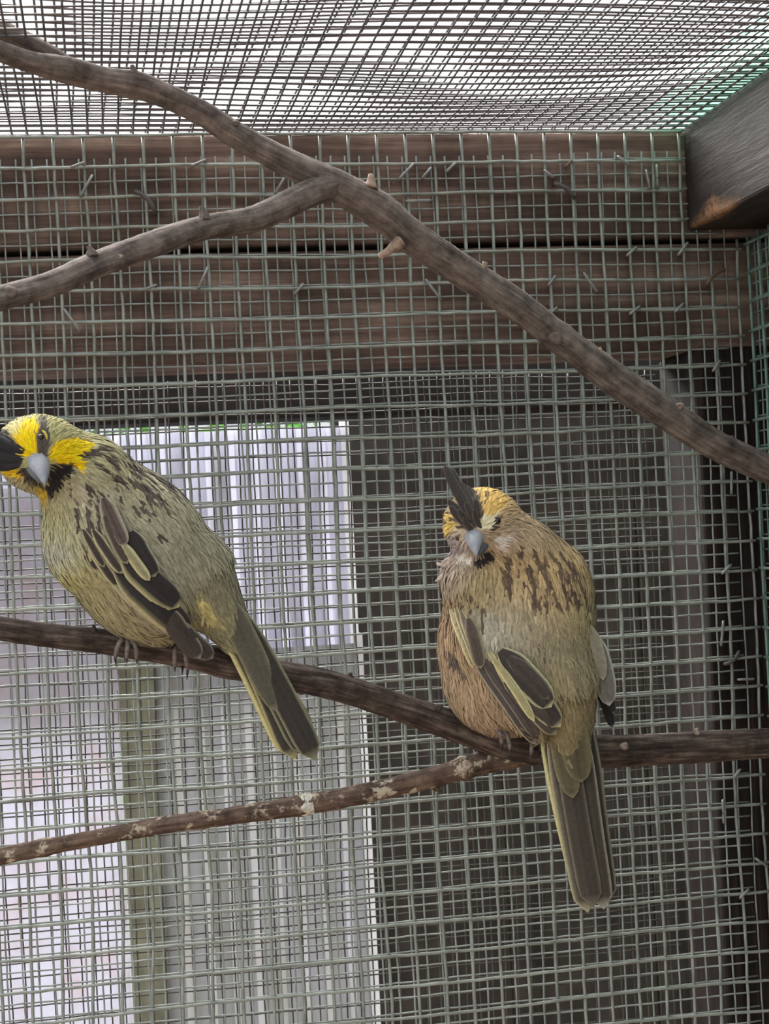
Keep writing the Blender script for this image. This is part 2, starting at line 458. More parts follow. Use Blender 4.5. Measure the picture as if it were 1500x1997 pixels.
# black rail across above the plastic sheet
zl0 = at(450, 828, YS - 0.05)[2]; zl1 = zl0 + 0.075
rail = box('shed_rail', -0.55, 0.62, YS - 0.09, YS - 0.05, zl0, zl1, M['lintel'], None, 0.003)
tag(rail, 'black horizontal rail above the plastic sheet behind the mesh', 'beam')
rp = box('shed_post', 0.50, 0.545, YS - 0.09, YS - 0.05, 0, zl0, M['lintel'], None, 0.003)
tag(rp, 'black upright holding the rail beside the shed wall', 'post')

def ribbed(name, xa, xb, Y, z0, z1, pitch, depth, mat, label, cat, trim=True):
    root = empty(name, ((xa + xb) / 2, Y, z0)); tag(root, label, cat)
    V, Fc = box_vf(xa, xb, Y + depth, Y + depth + 0.0012, z0, z1, 0.0)
    mk('panel', V, Fc, mat, root, smooth=False)
    x = xa; first = None; q = 0
    while x < xb - pitch * 0.5:
        # a half-round rib, tapered to flat land on both sides
        prof = [(-0.36, 0.0), (-0.27, 0.55), (-0.12, 0.95), (0.12, 0.95), (0.27, 0.55), (0.36, 0.0)]
        V = []; Fc = []
        for zz in (z0, z1):
            for a, b in prof: V.append((x + pitch * (0.5 + a), Y + depth - 0.0003 - depth * b * 0.8, zz))
        m_ = len(prof)
        for a in range(m_ - 1): Fc.append([a, a + 1, m_ + a + 1, m_ + a])
        Fc.append(list(range(m_))[::-1]); Fc.append(list(range(m_, 2 * m_)))
        mk('rib', np.array(V), Fc, mat, root)
        x += pitch; q += 1
    if trim:
        V, Fc = box_vf(xb - 0.0005, xb + 0.0042, Y - 0.002, Y + depth + 0.004, z0, z1 + 0.006, 0.0006)
        mk('edge_trim', V, Fc, M['trim_white'], root, smooth=False)
    return root
xr = at(686, 1250, YS)[0]; xm = at(232, 1400, YS)[0]; zt_ = at(500, 838, YS)[2]; zm = at(230, 1285, YS - 0.02)[2]
ribbed('plastic_sheet', -0.42, xr, YS, zm - 0.02, zt_, 0.0137, 0.0030, M['sheet_white'],
       'white ribbed translucent plastic sheet with a white edge strip, behind the mesh', 'plastic sheet')
ribbed('plastic_sheet', xm + 0.0195, xr, YS - 0.014, 0.9, zm, 0.0137, 0.0030, M['sheet_grey'],
       'grimy grey ribbed plastic sheet lapped over the white one, lower half', 'plastic sheet')
op = box('olive_stake', xm, xm + 0.021, YS - 0.020, YS - 0.006, 0.0, zm, M['olive_post'], None, 0.001)
tag(op, 'algae-stained olive stake at the left edge of the grimy plastic sheet', 'stake')
pp = box('pale_panel', -0.60, xm - 0.0005, YS - 0.024, YS - 0.021, 0.0, at(100, 950, YS)[2], M['sheet_pale'], None, 0.0005)
tag(pp, 'pale pinkish white panel beside the olive stake, bright behind the mesh', 'panel')

# hedge beyond the sheets
hd = empty('garden_hedge', (0.0, 1.3, 0)); tag(hd, 'green leafy hedge showing as a strip above the plastic sheet', 'hedge')
hz = at(400, 815, 1.25)[2]
V = []; Fc = []
for i in range(5000):
    c = np.array([rng.uniform(-0.6, 0.75), rng.uniform(1.15, 1.45), hz + 0.2 - 0.75 * rng.random() ** 1.3])
    a = rng.normal(size=3); a /= np.linalg.norm(a); b = np.cross(a, rng.normal(size=3)); b /= np.linalg.norm(b); cc = np.cross(a, b)
    l, w_ = rng.uniform(0.012, 0.02), rng.uniform(0.005, 0.008); k = len(V)
    V += [c - a * l, c + b * w_ + cc * .002, c + a * l, c - b * w_ + cc * .002]; Fc += [[k, k + 1, k + 2], [k, k + 2, k + 3]]
tag(mk('foliage', np.array(V), Fc, M['leaf'], hd, smooth=False), kind='stuff')
for x in (-0.3, 0.05, 0.4):
    P = np.array([[x, 1.3, 0], [x + .02, 1.31, hz * .5], [x, 1.3, hz - .05]])
    V, Fc = tube(catmull(P, 5), 0.012, 7); mk('stem', V, Fc, M['post'], hd)
# ------------------------------------------------------------------ branches
def limb(name, pts, mat, parent, seed, sides=16, m=10, ridge=0.05, cap=True, lump=()):
    """pts: (px, py, radius_px, Y); lump: (px, py, extra radius fraction, length px)"""
    A = np.array(pts, float); D = catmull(A, m)
    P = np.array([at(a, b, y) for a, b, r, y in D])
    dep = (P - CAM) @ FWD
    R = D[:, 2] * dep / F
    s = np.concatenate([[0], np.cumsum(np.linalg.norm(np.diff(P, axis=0), axis=1))])
    ang = np.arange(sides) * 2 * math.pi / sides
    g = np.random.default_rng(seed); rr = np.ones((len(P), sides))
    for k in range(10):                       # ridged, slightly crooked bark
        fa, fs, ph = g.integers(1, 7), g.uniform(15, 220), g.uniform(0, 6.28)
        rr += ridge * 0.35 * np.sin(fa * ang[None] + ph + 2.0 * np.sin(fs * s[:, None] * 0.3 + ph)) * (0.6 + 0.4 * np.sin(fs * s[:, None] + ph * 3))
    rr += ridge * 0.25 * g.normal(size=rr.shape)
    for lx, ly, am, ln in lump:
        d2 = (D[:, 0] - lx) ** 2 + (D[:, 1] - ly) ** 2
        rr += (am * np.exp(-d2 / (2 * ln * ln)))[:, None]
    V, Fc = tube(P, R[:, None] * rr, sides, cap)
    bark = np.stack([np.repeat(s, sides) + seed * 1.3, (np.cos(ang)[None] * R[:, None]).ravel(), (np.sin(ang)[None] * R[:, None]).ravel()], 1)
    return mk(name, V, Fc, mat, parent, attrs={'bark': bark})
def spur(name, px, py, qx, qy, r0, r1, Y, mat, parent, Yq=None):
    """short broken twig stub from (px,py) to (qx,qy)"""
    Yq = Y if Yq is None else Yq
    n = 6; P = []; R = []
    for i in range(n):
        t = i / (n - 1); bend = math.sin(t * math.pi) * 1.5
        p = at(px + (qx - px) * t + bend, py + (qy - py) * t, Y + (Yq - Y) * t)
        P.append(p); R.append((r0 + (r1 - r0) * t ** 0.8) * ((p - CAM) @ FWD) / F)
    P = np.array(P); R = np.array(R); jit = 1 + 0.08 * np.random.default_rng(int(px)).normal(size=(n, 9))
    V, Fc = tube(P, R[:, None] * jit, 9)
    ang = np.arange(9) * 2 * math.pi / 9
    bark = np.stack([np.repeat(np.linspace(0, .02, n), 9), np.tile(np.cos(ang) * .004, n), np.tile(np.sin(ang) * .004, n)], 1)
    return mk(name, V, Fc, mat, parent, attrs={'bark': bark})
def lump_knot(name, px, py, rpx, Y, mat, parent, squash=0.6, ang=0.0):
    """flattened bud scar: a dimpled dome sitting on the bark"""
    c = at(px, py, Y); s = ((c - CAM) @ FWD) / F * rpx
    n = -(c - CAM) / np.linalg.norm(c - CAM)
    e1 = RT * math.cos(ang) - UP * math.sin(ang); e2 = np.cross(n, e1)
    V = []; Fc = []; na = 10
    prof = [(1.0, -0.5), (0.95, 0.1), (0.75, 0.5), (0.45, 0.62), (0.25, 0.45), (0.02, 0.40)]
    for j, (r, h) in enumerate(prof):
        for i in range(na):
            a = i * 2 * math.pi / na; k = 1 + 0.12 * math.sin(3 * a + px)
            V.append(c + s * (r * k * math.cos(a) * e1 + r * k * squash * math.sin(a) * e2 + h * 0.8 * n))
            if j: b = (j - 1) * na; Fc.append([b + i, b + (i + 1) % na, b + na + (i + 1) % na, b + na + i])
    Fc.append([(len(prof) - 1) * na + i for i in range(na)])
    return mk(name, np.array(V), Fc, mat, parent)

def interp(pts):
    return [tuple(p) for p in pts]
# --- upper forked branch
def YA(x): return -0.135 + (x + 60) / 1660 * 0.085           # comes towards the back corner on the right
up_b = empty('perch_branch', at(660, 364, YA(660)))
tag(up_b, 'thick grey-brown forked branch slanting down across the upper boards', 'branch')
A = [(-420, -30, 18), (-200, 32, 18), (-70, 72, 19), (0, 100, 20), (60, 121, 21), (130, 136, 26), (200, 155, 25), (270, 167, 26), (330, 190, 24), (400, 225, 24), (450, 258, 25), (550, 312, 27), (660, 364, 33),
     (740, 409, 34), (800, 459, 33), (900, 526, 32), (1000, 591, 31), (1100, 667, 29), (1200, 741, 32), (1300, 807, 31), (1400, 870, 30), (1500, 915, 29), (1612, 962, 28)]
limb('stem', [(x, y, r, YA(x)) for x, y, r in A], M['bark_upper'], up_b, 3, lump=[(1090, 662, 0.1, 10), (258, 160, 0.07, 14), (735, 400, 0.06, 20)])
A2 = [(-420, -140, 19), (-200, -38, 19), (-70, 24, 20), (0, 58, 20), (50, 81, 20), (100, 110, 20), (150, 138, 17), (190, 152, 12)]
limb('side_limb', [(x, y, r, YA(x) + 0.006) for x, y, r in A2], M['bark_upper'], up_b, 4)
A3 = [(700, 368, 20), (650, 362, 27), (600, 378, 27), (500, 425, 26), (400, 443, 25), (300, 475, 26), (200, 511, 26), (100, 554, 25), (0, 582, 25), (-70, 606, 24), (-200, 640, 24), (-420, 700, 23)]
def YA3(x): return YA(x) - 0.055 * max(0, (650 - x)) / 650
limb('side_limb', [(x, y, r, YA3(x)) for x, y, r in A3], M['bark_upper'], up_b, 5, lump=[(640, 360, 0.10, 14)])
spur('spur', 722, 366, 722, 339, 17, 4, YA(722) - 0.004, M['cutwood'], up_b)
spur('spur', 782, 470, 741, 501, 15, 6, YA(780) - 0.004, M['cutwood'], up_b)
spur('spur', 938, 530, 946, 511, 9, 5, YA(940) - 0.004, M['cutwood'], up_b)
spur('spur', 180, 500, 172, 480, 14, 4, YA3(180) - 0.002, M['bark_upper'], up_b)
spur('spur', 398, 430, 392, 402, 15, 4, YA3(395) - 0.002, M['bark_upper'], up_b)
spur('spur', 262, 152, 257, 127, 12, 4, YA(262) - 0.002, M['bark_upper'], up_b)
spur('spur', 1170, 690, 1168, 678, 7, 4, YA(1170) - 0.004, M['knot'], up_b)
lump_knot('knot', 1326, 792, 9, YA(1326) - 0.0058, M['knot'], up_b, 0.8)
lump_knot('knot', 1084, 658, 17, YA(1084) - 0.0050, M['bark_upper'], up_b, 0.75, 0.6)
lump_knot('knot', 20, 570, 15, YA3(20) - 0.0046, M['bark_upper'], up_b, 0.9)
lump_knot('knot', 233, 500, 7, YA3(233) - 0.0050, M['cutwood'], up_b, 0.7)
lump_knot('knot', 460, 240, 8, YA(460) - 0.0048, M['bark_upper'], up_b, 0.7)

# --- lower forked branch carrying both birds
def YB(x): return -0.088 + (x + 60) / 1640 * 0.016
lo_b = empty('perch_branch', at(980, 1460, YB(980)))
tag(lo_b, 'dark forked perch branch under the two birds', 'branch')
B1 = [(-440, 1150, 23), (-220, 1186, 24), (-80, 1213, 24), (0, 1226, 24), (100, 1240, 24), (200, 1251, 25), (300, 1266, 26), (380, 1280, 27), (440, 1294, 28), (560, 1319, 27), (640, 1335, 27), (750, 1369, 27),
      (850, 1403, 29), (930, 1430, 32), (1000, 1452, 36), (1100, 1462, 35), (1200, 1464, 32), (1300, 1460, 30), (1400, 1455, 31), (1500, 1449, 30), (1610, 1444, 30), (1695, 1440, 29)]
limb('stem', [(x, y, r, YB(x)) for x, y, r in B1], M['bark_lower'], lo_b, 7, ridge=0.07, lump=[(440, 1300, 0.08, 18), (1000, 1455, 0.06, 30)])
B2 = [(-440, 1764, 14), (-220, 1722, 15), (-80, 1690, 15), (0, 1671, 16), (100, 1650, 16), (200, 1631, 16), (300, 1612, 17), (400, 1599, 17), (500, 1584, 18), (600, 1569, 19), (700, 1550, 19),
      (800, 1527, 20), (850, 1515, 20), (900, 1500, 21), (950, 1487, 22), (1010, 1474, 24), (1060, 1466, 20)]
def YB2(x): return YB(x) + 0.030 * max(0, 1000 - x) / 1080
limb('side_limb', [(x, y, r, YB2(x)) for x, y, r in B2], M['bark_lichen'], lo_b, 8, ridge=0.10, lump=[(590, 1570, 0.15, 12), (390, 1600, 0.1, 8), (905, 1497, 0.2, 9), (85, 1650, 0.12, 9), (700, 1550, 0.08, 10)])
# dried white band on the lower limb
bandp = [(x, 1569 + (600 - x) * 0.165, r, YB2(x)) for x, r in ((586, 20.6), (592, 21.8), (600, 21.4), (606, 20.8), (611, 20.4))]
limb('white_band', bandp, M['dropping'], lo_b, 9, m=4, ridge=0.09)
lump_knot('knot', 912, 1492, 12, YB2(910) - 0.0042, M['knot'], lo_b, 0.9)
lump_knot('knot', 1217, 1455, 10, YB(1217) - 0.0058, M['knot'], lo_b, 0.8)
lump_knot('knot', 855, 1380, 8, YB(855) - 0.0050, M['bark_lower'], lo_b, 0.8)
spur('spur', 1360, 1434, 1358, 1421, 8, 4, YB(1360) - 0.002, M['knot'], lo_b)
spur('spur', 183, 1236, 181, 1219, 8, 2, YB(183) - 0.002, M['bark_lower'], lo_b)
spur('spur', 845, 1535, 860, 1545, 8, 3, YB2(850), M['bark_lichen'], lo_b)
spur('spur', 935, 1484, 928, 1468, 11, 5, YB2(935), M['knot'], lo_b)
spur('spur', 680, 1337, 683, 1312, 10, 4, YB(680), M['bark_lower'], lo_b)

# ------------------------------------------------------------------ staples
def staple(px, py, qx, qy, mat, label, group, wpx=6.0, curve=0.0, name='staple'):
    Y = -0.0012
    a, b = np.array([px, py], float), np.array([qx, qy], float)
    d = (b - a) / np.linalg.norm(b - a); nrm = np.array([-d[1], d[0]])
    P = []
    Lh = np.linalg.norm(b - a)
    path = [(0.0, 0.0078), (0.0, 0.002), (0.02, -0.0018), (0.15, -0.0030), (0.5, -0.0033), (0.85, -0.0030), (0.98, -0.0018), (1.0, 0.002), (1.0, 0.0078)]
    for t, yy in path:
        q = a + d * Lh * t + nrm * curve * math.sin(math.pi * t)
        P.append(at(q[0], q[1], Y + yy))
    V, Fc = tube(catmull(np.array(P), 3), wpx * 0.5 * 0.675 / F, 6)
    o = mk(name, V, Fc, mat, None, origin=at((px + qx) / 2, (py + qy) / 2, 0.004))
    tag(o, label, 'staple', group)
gs_ = [(140, 326, 163, 317), (180, 342, 157, 382), (375, 323, 400, 312), (558, 341, 537, 377), (281, 565, 304, 556), (405, 521, 387, 563), (591, 554, 575, 573),
       (126, 604, 156, 646), (807, 319, 778, 350), (840, 328, 824, 347), (888, 318, 871, 335), (793, 392, 840, 391), (1062, 332, 1079, 346), (1205, 305, 1226, 321),
       (1281, 322, 1283, 366), (1260, 332, 1268, 366), (1241, 483, 1223, 498), (1341, 474, 1323, 497), (1083, 539, 1070, 556), (1139, 533, 1165, 569), (831, 546, 860, 584),
       (1086, 600, 1074, 611), (1247, 598, 1229, 612), (1333, 592, 1317, 608)]
def stapname(g, place):
    dx, dy = g[2] - g[0], g[3] - g[1]; ln = math.hypot(dx, dy); an = abs(math.degrees(math.atan2(dy, dx))); an = min(an, 180 - an)
    size = 'long' if ln > 40 else ('short' if ln < 25 else 'medium')
    lean = 'level' if an < 12 else ('upright' if an > 75 else ('steep' if an > 48 else 'slanting'))
    way = '' if lean in ('level', 'upright') else (' falling rightwards' if dx * dy > 0 else ' rising rightwards')
    x, y = (g[0] + g[2]) / 2, (g[1] + g[3]) / 2
    if place == 'corner post': rel = 'above the lower perch' if y < 1450 else 'below the lower perch'
    elif x < 660:
        yl = np.interp(x, [p[0] for p in A3[::-1]], [p[1] for p in A3[::-1]]); rel = 'above the side limb' if y < yl else 'below the side limb'
    else: rel = 'above the branch' if y < np.interp(x, [p[0] for p in A], [p[1] for p in A]) else 'below the branch'
    return f'{size} {lean} grey staple{way}, {place}, {rel}'
def board_of(g):
    y = (g[1] + g[3]) / 2 + (g[0] - 750) * 0.02
    if y < 352: return 'upper top board'
    return 'lower top board' if y < 462 else ('upper second board' if y < 520 else 'second board')
for g in gs_:
    staple(*g, M['staple'], stapname(g, board_of(g)), 'grey staples in the boards')
for g, lb in [((265, 374, 303, 414, 7), 'dark curved staple in the top board above the side limb of the branch'), ((1082, 358, 1120, 385, 5), 'dark curved staple in the top board near a small rusty staple')]:
    staple(*g[:4], M['staple_dark'], lb, 'dark curved staples', 9.5, -g[4])
staple(1115, 313, 1103, 326, M['staple_rust'], 'small rusty staple in the top board beside a dark curved staple', None, 5)
staple(1412, 526, 1378, 556, M['staple_rust'], 'curved rusty staple in the second board by the corner', None, 8, 5)
for g in [(1404, 704, 1391, 723), (1427, 921, 1427, 963), (1426, 1102, 1409, 1118), (1411, 1212, 1407, 1258), (1440, 1325, 1470, 1324), (1410, 1561, 1412, 1604), (1444, 1501, 1432, 1516), (1460, 1735, 1444, 1751), (1474, 1674, 1497, 1690)]:
    staple(*g, M['staple'], stapname(g, 'corner post'), 'grey staples in the post')
staple(1441, 1271, 1414, 1295, M['staple_dark'], 'dark bent staple in the corner post', None, 8, -6)
# ------------------------------------------------------------------ birds
def surface_nets(S, org, h):
    """naive surface nets on a sampled distance field"""
    ins = S < 0
    nx, ny, nz = S.shape
    acc = np.zeros((nx - 1, ny - 1, nz - 1, 3)); cnt = np.zeros((nx - 1, ny - 1, nz - 1))
    cor = [(a, b, c) for a in (0, 1) for b in (0, 1) for c in (0, 1)]
    sl = lambda o, n: slice(o, n - 1 + o)
    sub = {c: S[sl(c[0], nx), sl(c[1], ny), sl(c[2], nz)] for c in cor}
    for a in cor:
        for ax in range(3):
            if a[ax] == 0:
                b = list(a); b[ax] = 1; b = tuple(b)
                sa, sb = sub[a], sub[b]; m = (sa < 0) != (sb < 0)
                t = np.where(m, sa / np.where(m, sa - sb, 1), 0)
                for d in range(3):
                    acc[..., d] += np.where(m, a[d] + (t if d == ax else 0), 0)
                cnt += m
    act = cnt > 0
    idx = -np.ones(act.shape, int); idx[act] = np.arange(act.sum())
    I = np.argwhere(act)
    V = (I + acc[act] / cnt[act][:, None]) * h + org
    Q = []
    for ax in range(3):
        u, v = (ax + 1) % 3, (ax + 2) % 3
        A0 = [slice(None)] * 3; A1 = [slice(None)] * 3
        A0[ax] = slice(0, -1); A1[ax] = slice(1, None)
        i0, i1 = ins[tuple(A0)], ins[tuple(A1)]
        E = np.argwhere(i0 != i1); flip = i0[tuple(E.T)]
        ok = (E[:, u] > 0) & (E[:, v] > 0) & (E[:, u] < S.shape[u] - 1) & (E[:, v] < S.shape[v] - 1)
        E, flip = E[ok], flip[ok]
        q = []
        for du, dv in ((-1, -1), (0, -1), (0, 0), (-1, 0)):
            e = E.copy(); e[:, u] += du; e[:, v] += dv; q.append(idx[tuple(e.T)])
        q = np.stack(q, 1); q[~flip] = q[~flip][:, ::-1]
        Q.append(q)
    return V, np.concatenate(Q)

def smin(a, b, k):
    h = np.clip(0.5 + 0.5 * (b - a) / k, 0, 1)
    return b * (1 - h) + a * h - k * h * (1 - h)
def ell(P, c, r, ang=0.0, tilt=0.0):
    """ellipsoid; ang rotates in the picture plane, tilt leans the long axis in depth"""
    d = P - np.array(c, float)
    ca, sa = math.cos(ang), math.sin(ang)
    x = d[..., 0] * ca + d[..., 1] * sa; y = -d[..., 0] * sa + d[..., 1] * ca; w = d[..., 2]
    ct, st = math.cos(tilt), math.sin(tilt)
    x, w = x * ct + w * st, -x * st + w * ct
    r = np.array(r, float)
    k0 = np.sqrt((x / r[0]) ** 2 + (y / r[1]) ** 2 + (w / r[2]) ** 2) + 1e-9
    k1 = np.sqrt((x / r[0] ** 2) ** 2 + (y / r[1] ** 2) ** 2 + (w / r[2] ** 2) ** 2) + 1e-9
    return k0 * (k0 - 1) / k1
def cone(P, a, b, ra, rb):
    a, b = np.array(a, float), np.array(b, float); ab = b - a
    t = np.clip(((P - a) @ ab) / (ab @ ab), 0, 1)
    return np.linalg.norm(P - a - t[..., None] * ab, axis=-1) - (ra + (rb - ra) * t)

def polydist(x, y, poly):
    """signed distance to polygon, negative inside"""
    poly = np.asarray(poly, float); n = len(poly)
    d = np.full(x.shape, 1e9); inside = np.zeros(x.shape, bool)
    for i in range(n):
        x0, y0 = poly[i]; x1, y1 = poly[(i + 1) % n]
        ex, ey = x1 - x0, y1 - y0
        t = np.clip(((x - x0) * ex + (y - y0) * ey) / (ex * ex + ey * ey + 1e-9), 0, 1)
        d = np.minimum(d, np.hypot(x - x0 - t * ex, y - y0 - t * ey))
        c = ((y0 > y) != (y1 > y)) & (x < (x1 - x0) * (y - y0) / (y1 - y0 + 1e-12) + x0)
        inside ^= c
    return np.where(inside, -d, d)
def segdist(x, y, s):
    x0, y0, x1, y1 = s; ex, ey = x1 - x0, y1 - y0
    t = np.clip(((x - x0) * ex + (y - y0) * ey) / (ex * ex + ey * ey + 1e-9), 0, 1)
    return np.hypot(x - x0 - t * ex, y - y0 - t * ey), t
def sstep(e0, e1, x):
    t = np.clip((x - e0) / (e1 - e0), 0, 1); return t * t * (3 - 2 * t)

GAIN = 1.18
def tone(C):
    """photo colour to reflectance: slightly greyer and lighter, strong colours kept"""
    g = C @ np.array([0.3, 0.6, 0.1]); mx, mn = C.max(-1), C.min(-1)
    sat = 0.80 + 0.22 * sstep(0.86, 0.97, (mx - mn) / (mx + 1e-6))
    return np.clip((g[..., None] + sat[..., None] * (C - g[..., None])) * GAIN, 0, 1)
class Bird:
    def __init__(s, cpx, cpy, Y, bounds, sdf, h=3.0):
        s.c = np.array([cpx, cpy, 0.0])
        s.O = at(cpx, cpy, Y)
        v = s.O - CAM; s.depth = np.linalg.norm(v)
        s.n = -v / s.depth
        s.r = RT - s.n * (RT @ s.n); s.r /= np.linalg.norm(s.r)
        s.u = np.cross(s.n, s.r)
        s.sc = (s.depth * (1.0 / np.linalg.norm(ray(cpx, cpy)))) / F
        s.h = h
        (x0, x1), (y0, y1), (w0, w1) = bounds
        gx, gy, gw = np.arange(x0, x1, h), np.arange(y0, y1, h), np.arange(w0, w1, h)
        G = np.stack(np.meshgrid(gx, gy, gw, indexing='ij'), -1)
        s.S = sdf(G); s.g = (gx, gy, gw)
        V, Q = surface_nets(s.S, np.array([x0, y0, w0]), h)
        # orientation: y runs down the picture, so mirror winding
        s.V, s.Q = V, Q[:, ::-1]
        gr = np.stack(np.gradient(s.S, h), -1)
        s.gr = gr
        s.N = s.samp_grad(V)
        # front height map
        ins = s.S < 0
        kk = ins.shape[2] - 1 - np.argmax(ins[:, :, ::-1], axis=2)
        hit = ins.any(axis=2)
        kk = np.clip(kk, 0, ins.shape[2] - 2)
        ii, jj = np.meshgrid(np.arange(ins.shape[0]), np.arange(ins.shape[1]), indexing='ij')
        a, b = s.S[ii, jj, kk], s.S[ii, jj, kk + 1]
        s.H = np.where(hit, gw[kk] + h * a / np.where(a - b == 0, 1, a - b), w0 - 50)
        s.hit = hit
    def idx(s, p):
        gx, gy, gw = s.g
        return ((p[..., 0] - gx[0]) / s.h, (p[..., 1] - gy[0]) / s.h, (p[..., 2] - gw[0]) / s.h)
    def samp_grad(s, p):
        i, j, k = [np.clip(np.round(a).astype(int), 0, n - 1) for a, n in zip(s.idx(p), s.S.shape)]
        g = s.gr[i, j, k]; return g / (np.linalg.norm(g, axis=-1, keepdims=True) + 1e-9)
    def height(s, x, y):
        gx, gy, _ = s.g
        fx = np.clip((np.asarray(x, float) - gx[0]) / s.h, 0, len(gx) - 1.001); fy = np.clip((np.asarray(y, float) - gy[0]) / s.h, 0, len(gy) - 1.001)
        i, j = fx.astype(int), fy.astype(int); a, b = fx - i, fy - j
        return (s.H[i, j] * (1 - a) * (1 - b) + s.H[i + 1, j] * a * (1 - b) + s.H[i, j + 1] * (1 - a) * b + s.H[i + 1, j + 1] * a * b)
    def W(s, p):
        p = np.asarray(p, float); d = (p - s.c) * s.sc
        return s.O + d[..., 0:1] * s.r - d[..., 1:2] * s.u + d[..., 2:3] * s.n
    def D(s, d):
        return d[..., 0:1] * s.r - d[..., 1:2] * s.u + d[..., 2:3] * s.n

def build_plumage(B, root, colf, flowf, lenf, n, seed, keep=None, mask=()):
    g = np.random.default_rng(seed)
    V, Q = B.V, B.Q
    tri = np.concatenate([Q[:, [0, 1, 2]], Q[:, [0, 2, 3]]])
    a, b, c = V[tri[:, 0]], V[tri[:, 1]], V[tri[:, 2]]
    ar = np.linalg.norm(np.cross(b - a, c - a), axis=1)
    t = g.choice(len(tri), n, p=ar / ar.sum()); r1, r2 = np.sqrt(g.random(n))[:, None], g.random(n)[:, None]
    P = a[t] * (1 - r1) + b[t] * r1 * (1 - r2) + c[t] * r1 * r2
    if keep is not None: P = P[keep(P)]
    for a_, b_, hw_ in mask:
        dd, tt = segdist(P[:, 0], P[:, 1], (a_[0], a_[1], b_[0], b_[1]))
        P = P[~((dd < hw_ * 0.8) & (P[:, 2] > 0) & (tt > 0.08))]
    N = B.samp_grad(P); n = len(P)
    Fl = flowf(P) + g.normal(size=(n, 3)) * 0.16
    T = Fl - (Fl * N).sum(1, keepdims=True) * N; T /= np.linalg.norm(T, axis=1, keepdims=True) + 1e-9
    Bn = np.cross(N, T)
    Ln, Wd, Lift = lenf(P)
    Ln = Ln * g.uniform(0.7, 1.3, n); Wd = Wd * g.uniform(0.7, 1.2, n); Lift = Lift * g.uniform(0.2, 1.5, n)
    col = colf(P) * np.clip(1 + 0.13 * g.normal(size=(n, 1)), 0.6, 1.5)
    ts = np.array([0, 0.34, 0.7, 1.0]); hw = np.array([0.55, 1.0, 0.85, 0.12])
    VV, NN, CC = [], [], []
    curl = g.normal(size=n) * 0.12
    for tt, w in zip(ts, hw):
        ctr = P + T * (Ln * tt)[:, None] + N * (0.6 + Lift * math.sin(min(1, tt * 1.1) * math.pi * 0.75) - (Ln * tt) ** 2 / 330.0)[:, None] + Bn * (curl * Ln * tt * tt)[:, None]
        for sd in (-1, 1):
            VV.append(ctr + Bn * (sd * w * Wd * 0.5)[:, None])
            nn = N + Bn * sd * 0.35 + T * 0.12 * (tt - 0.4); NN.append(nn / np.linalg.norm(nn, axis=1, keepdims=True))
            CC.append(col)
    VV = np.stack(VV, 1).reshape(-1, 3); NN = np.stack(NN, 1).reshape(-1, 3); CC = np.stack(CC, 1).reshape(-1, 3)
    base = np.arange(n)[:, None] * 8
    Fq = np.concatenate([base + np.array([[2 * k, 2 * k + 1, 2 * k + 3, 2 * k + 2]]) for k in range(3)])
    o = mk('plumage', B.W(VV), Fq, M['plumage'], root, cols=np.clip(CC, 0, 1), normals=B.D(NN))
    tag(o, kind='stuff'); return o

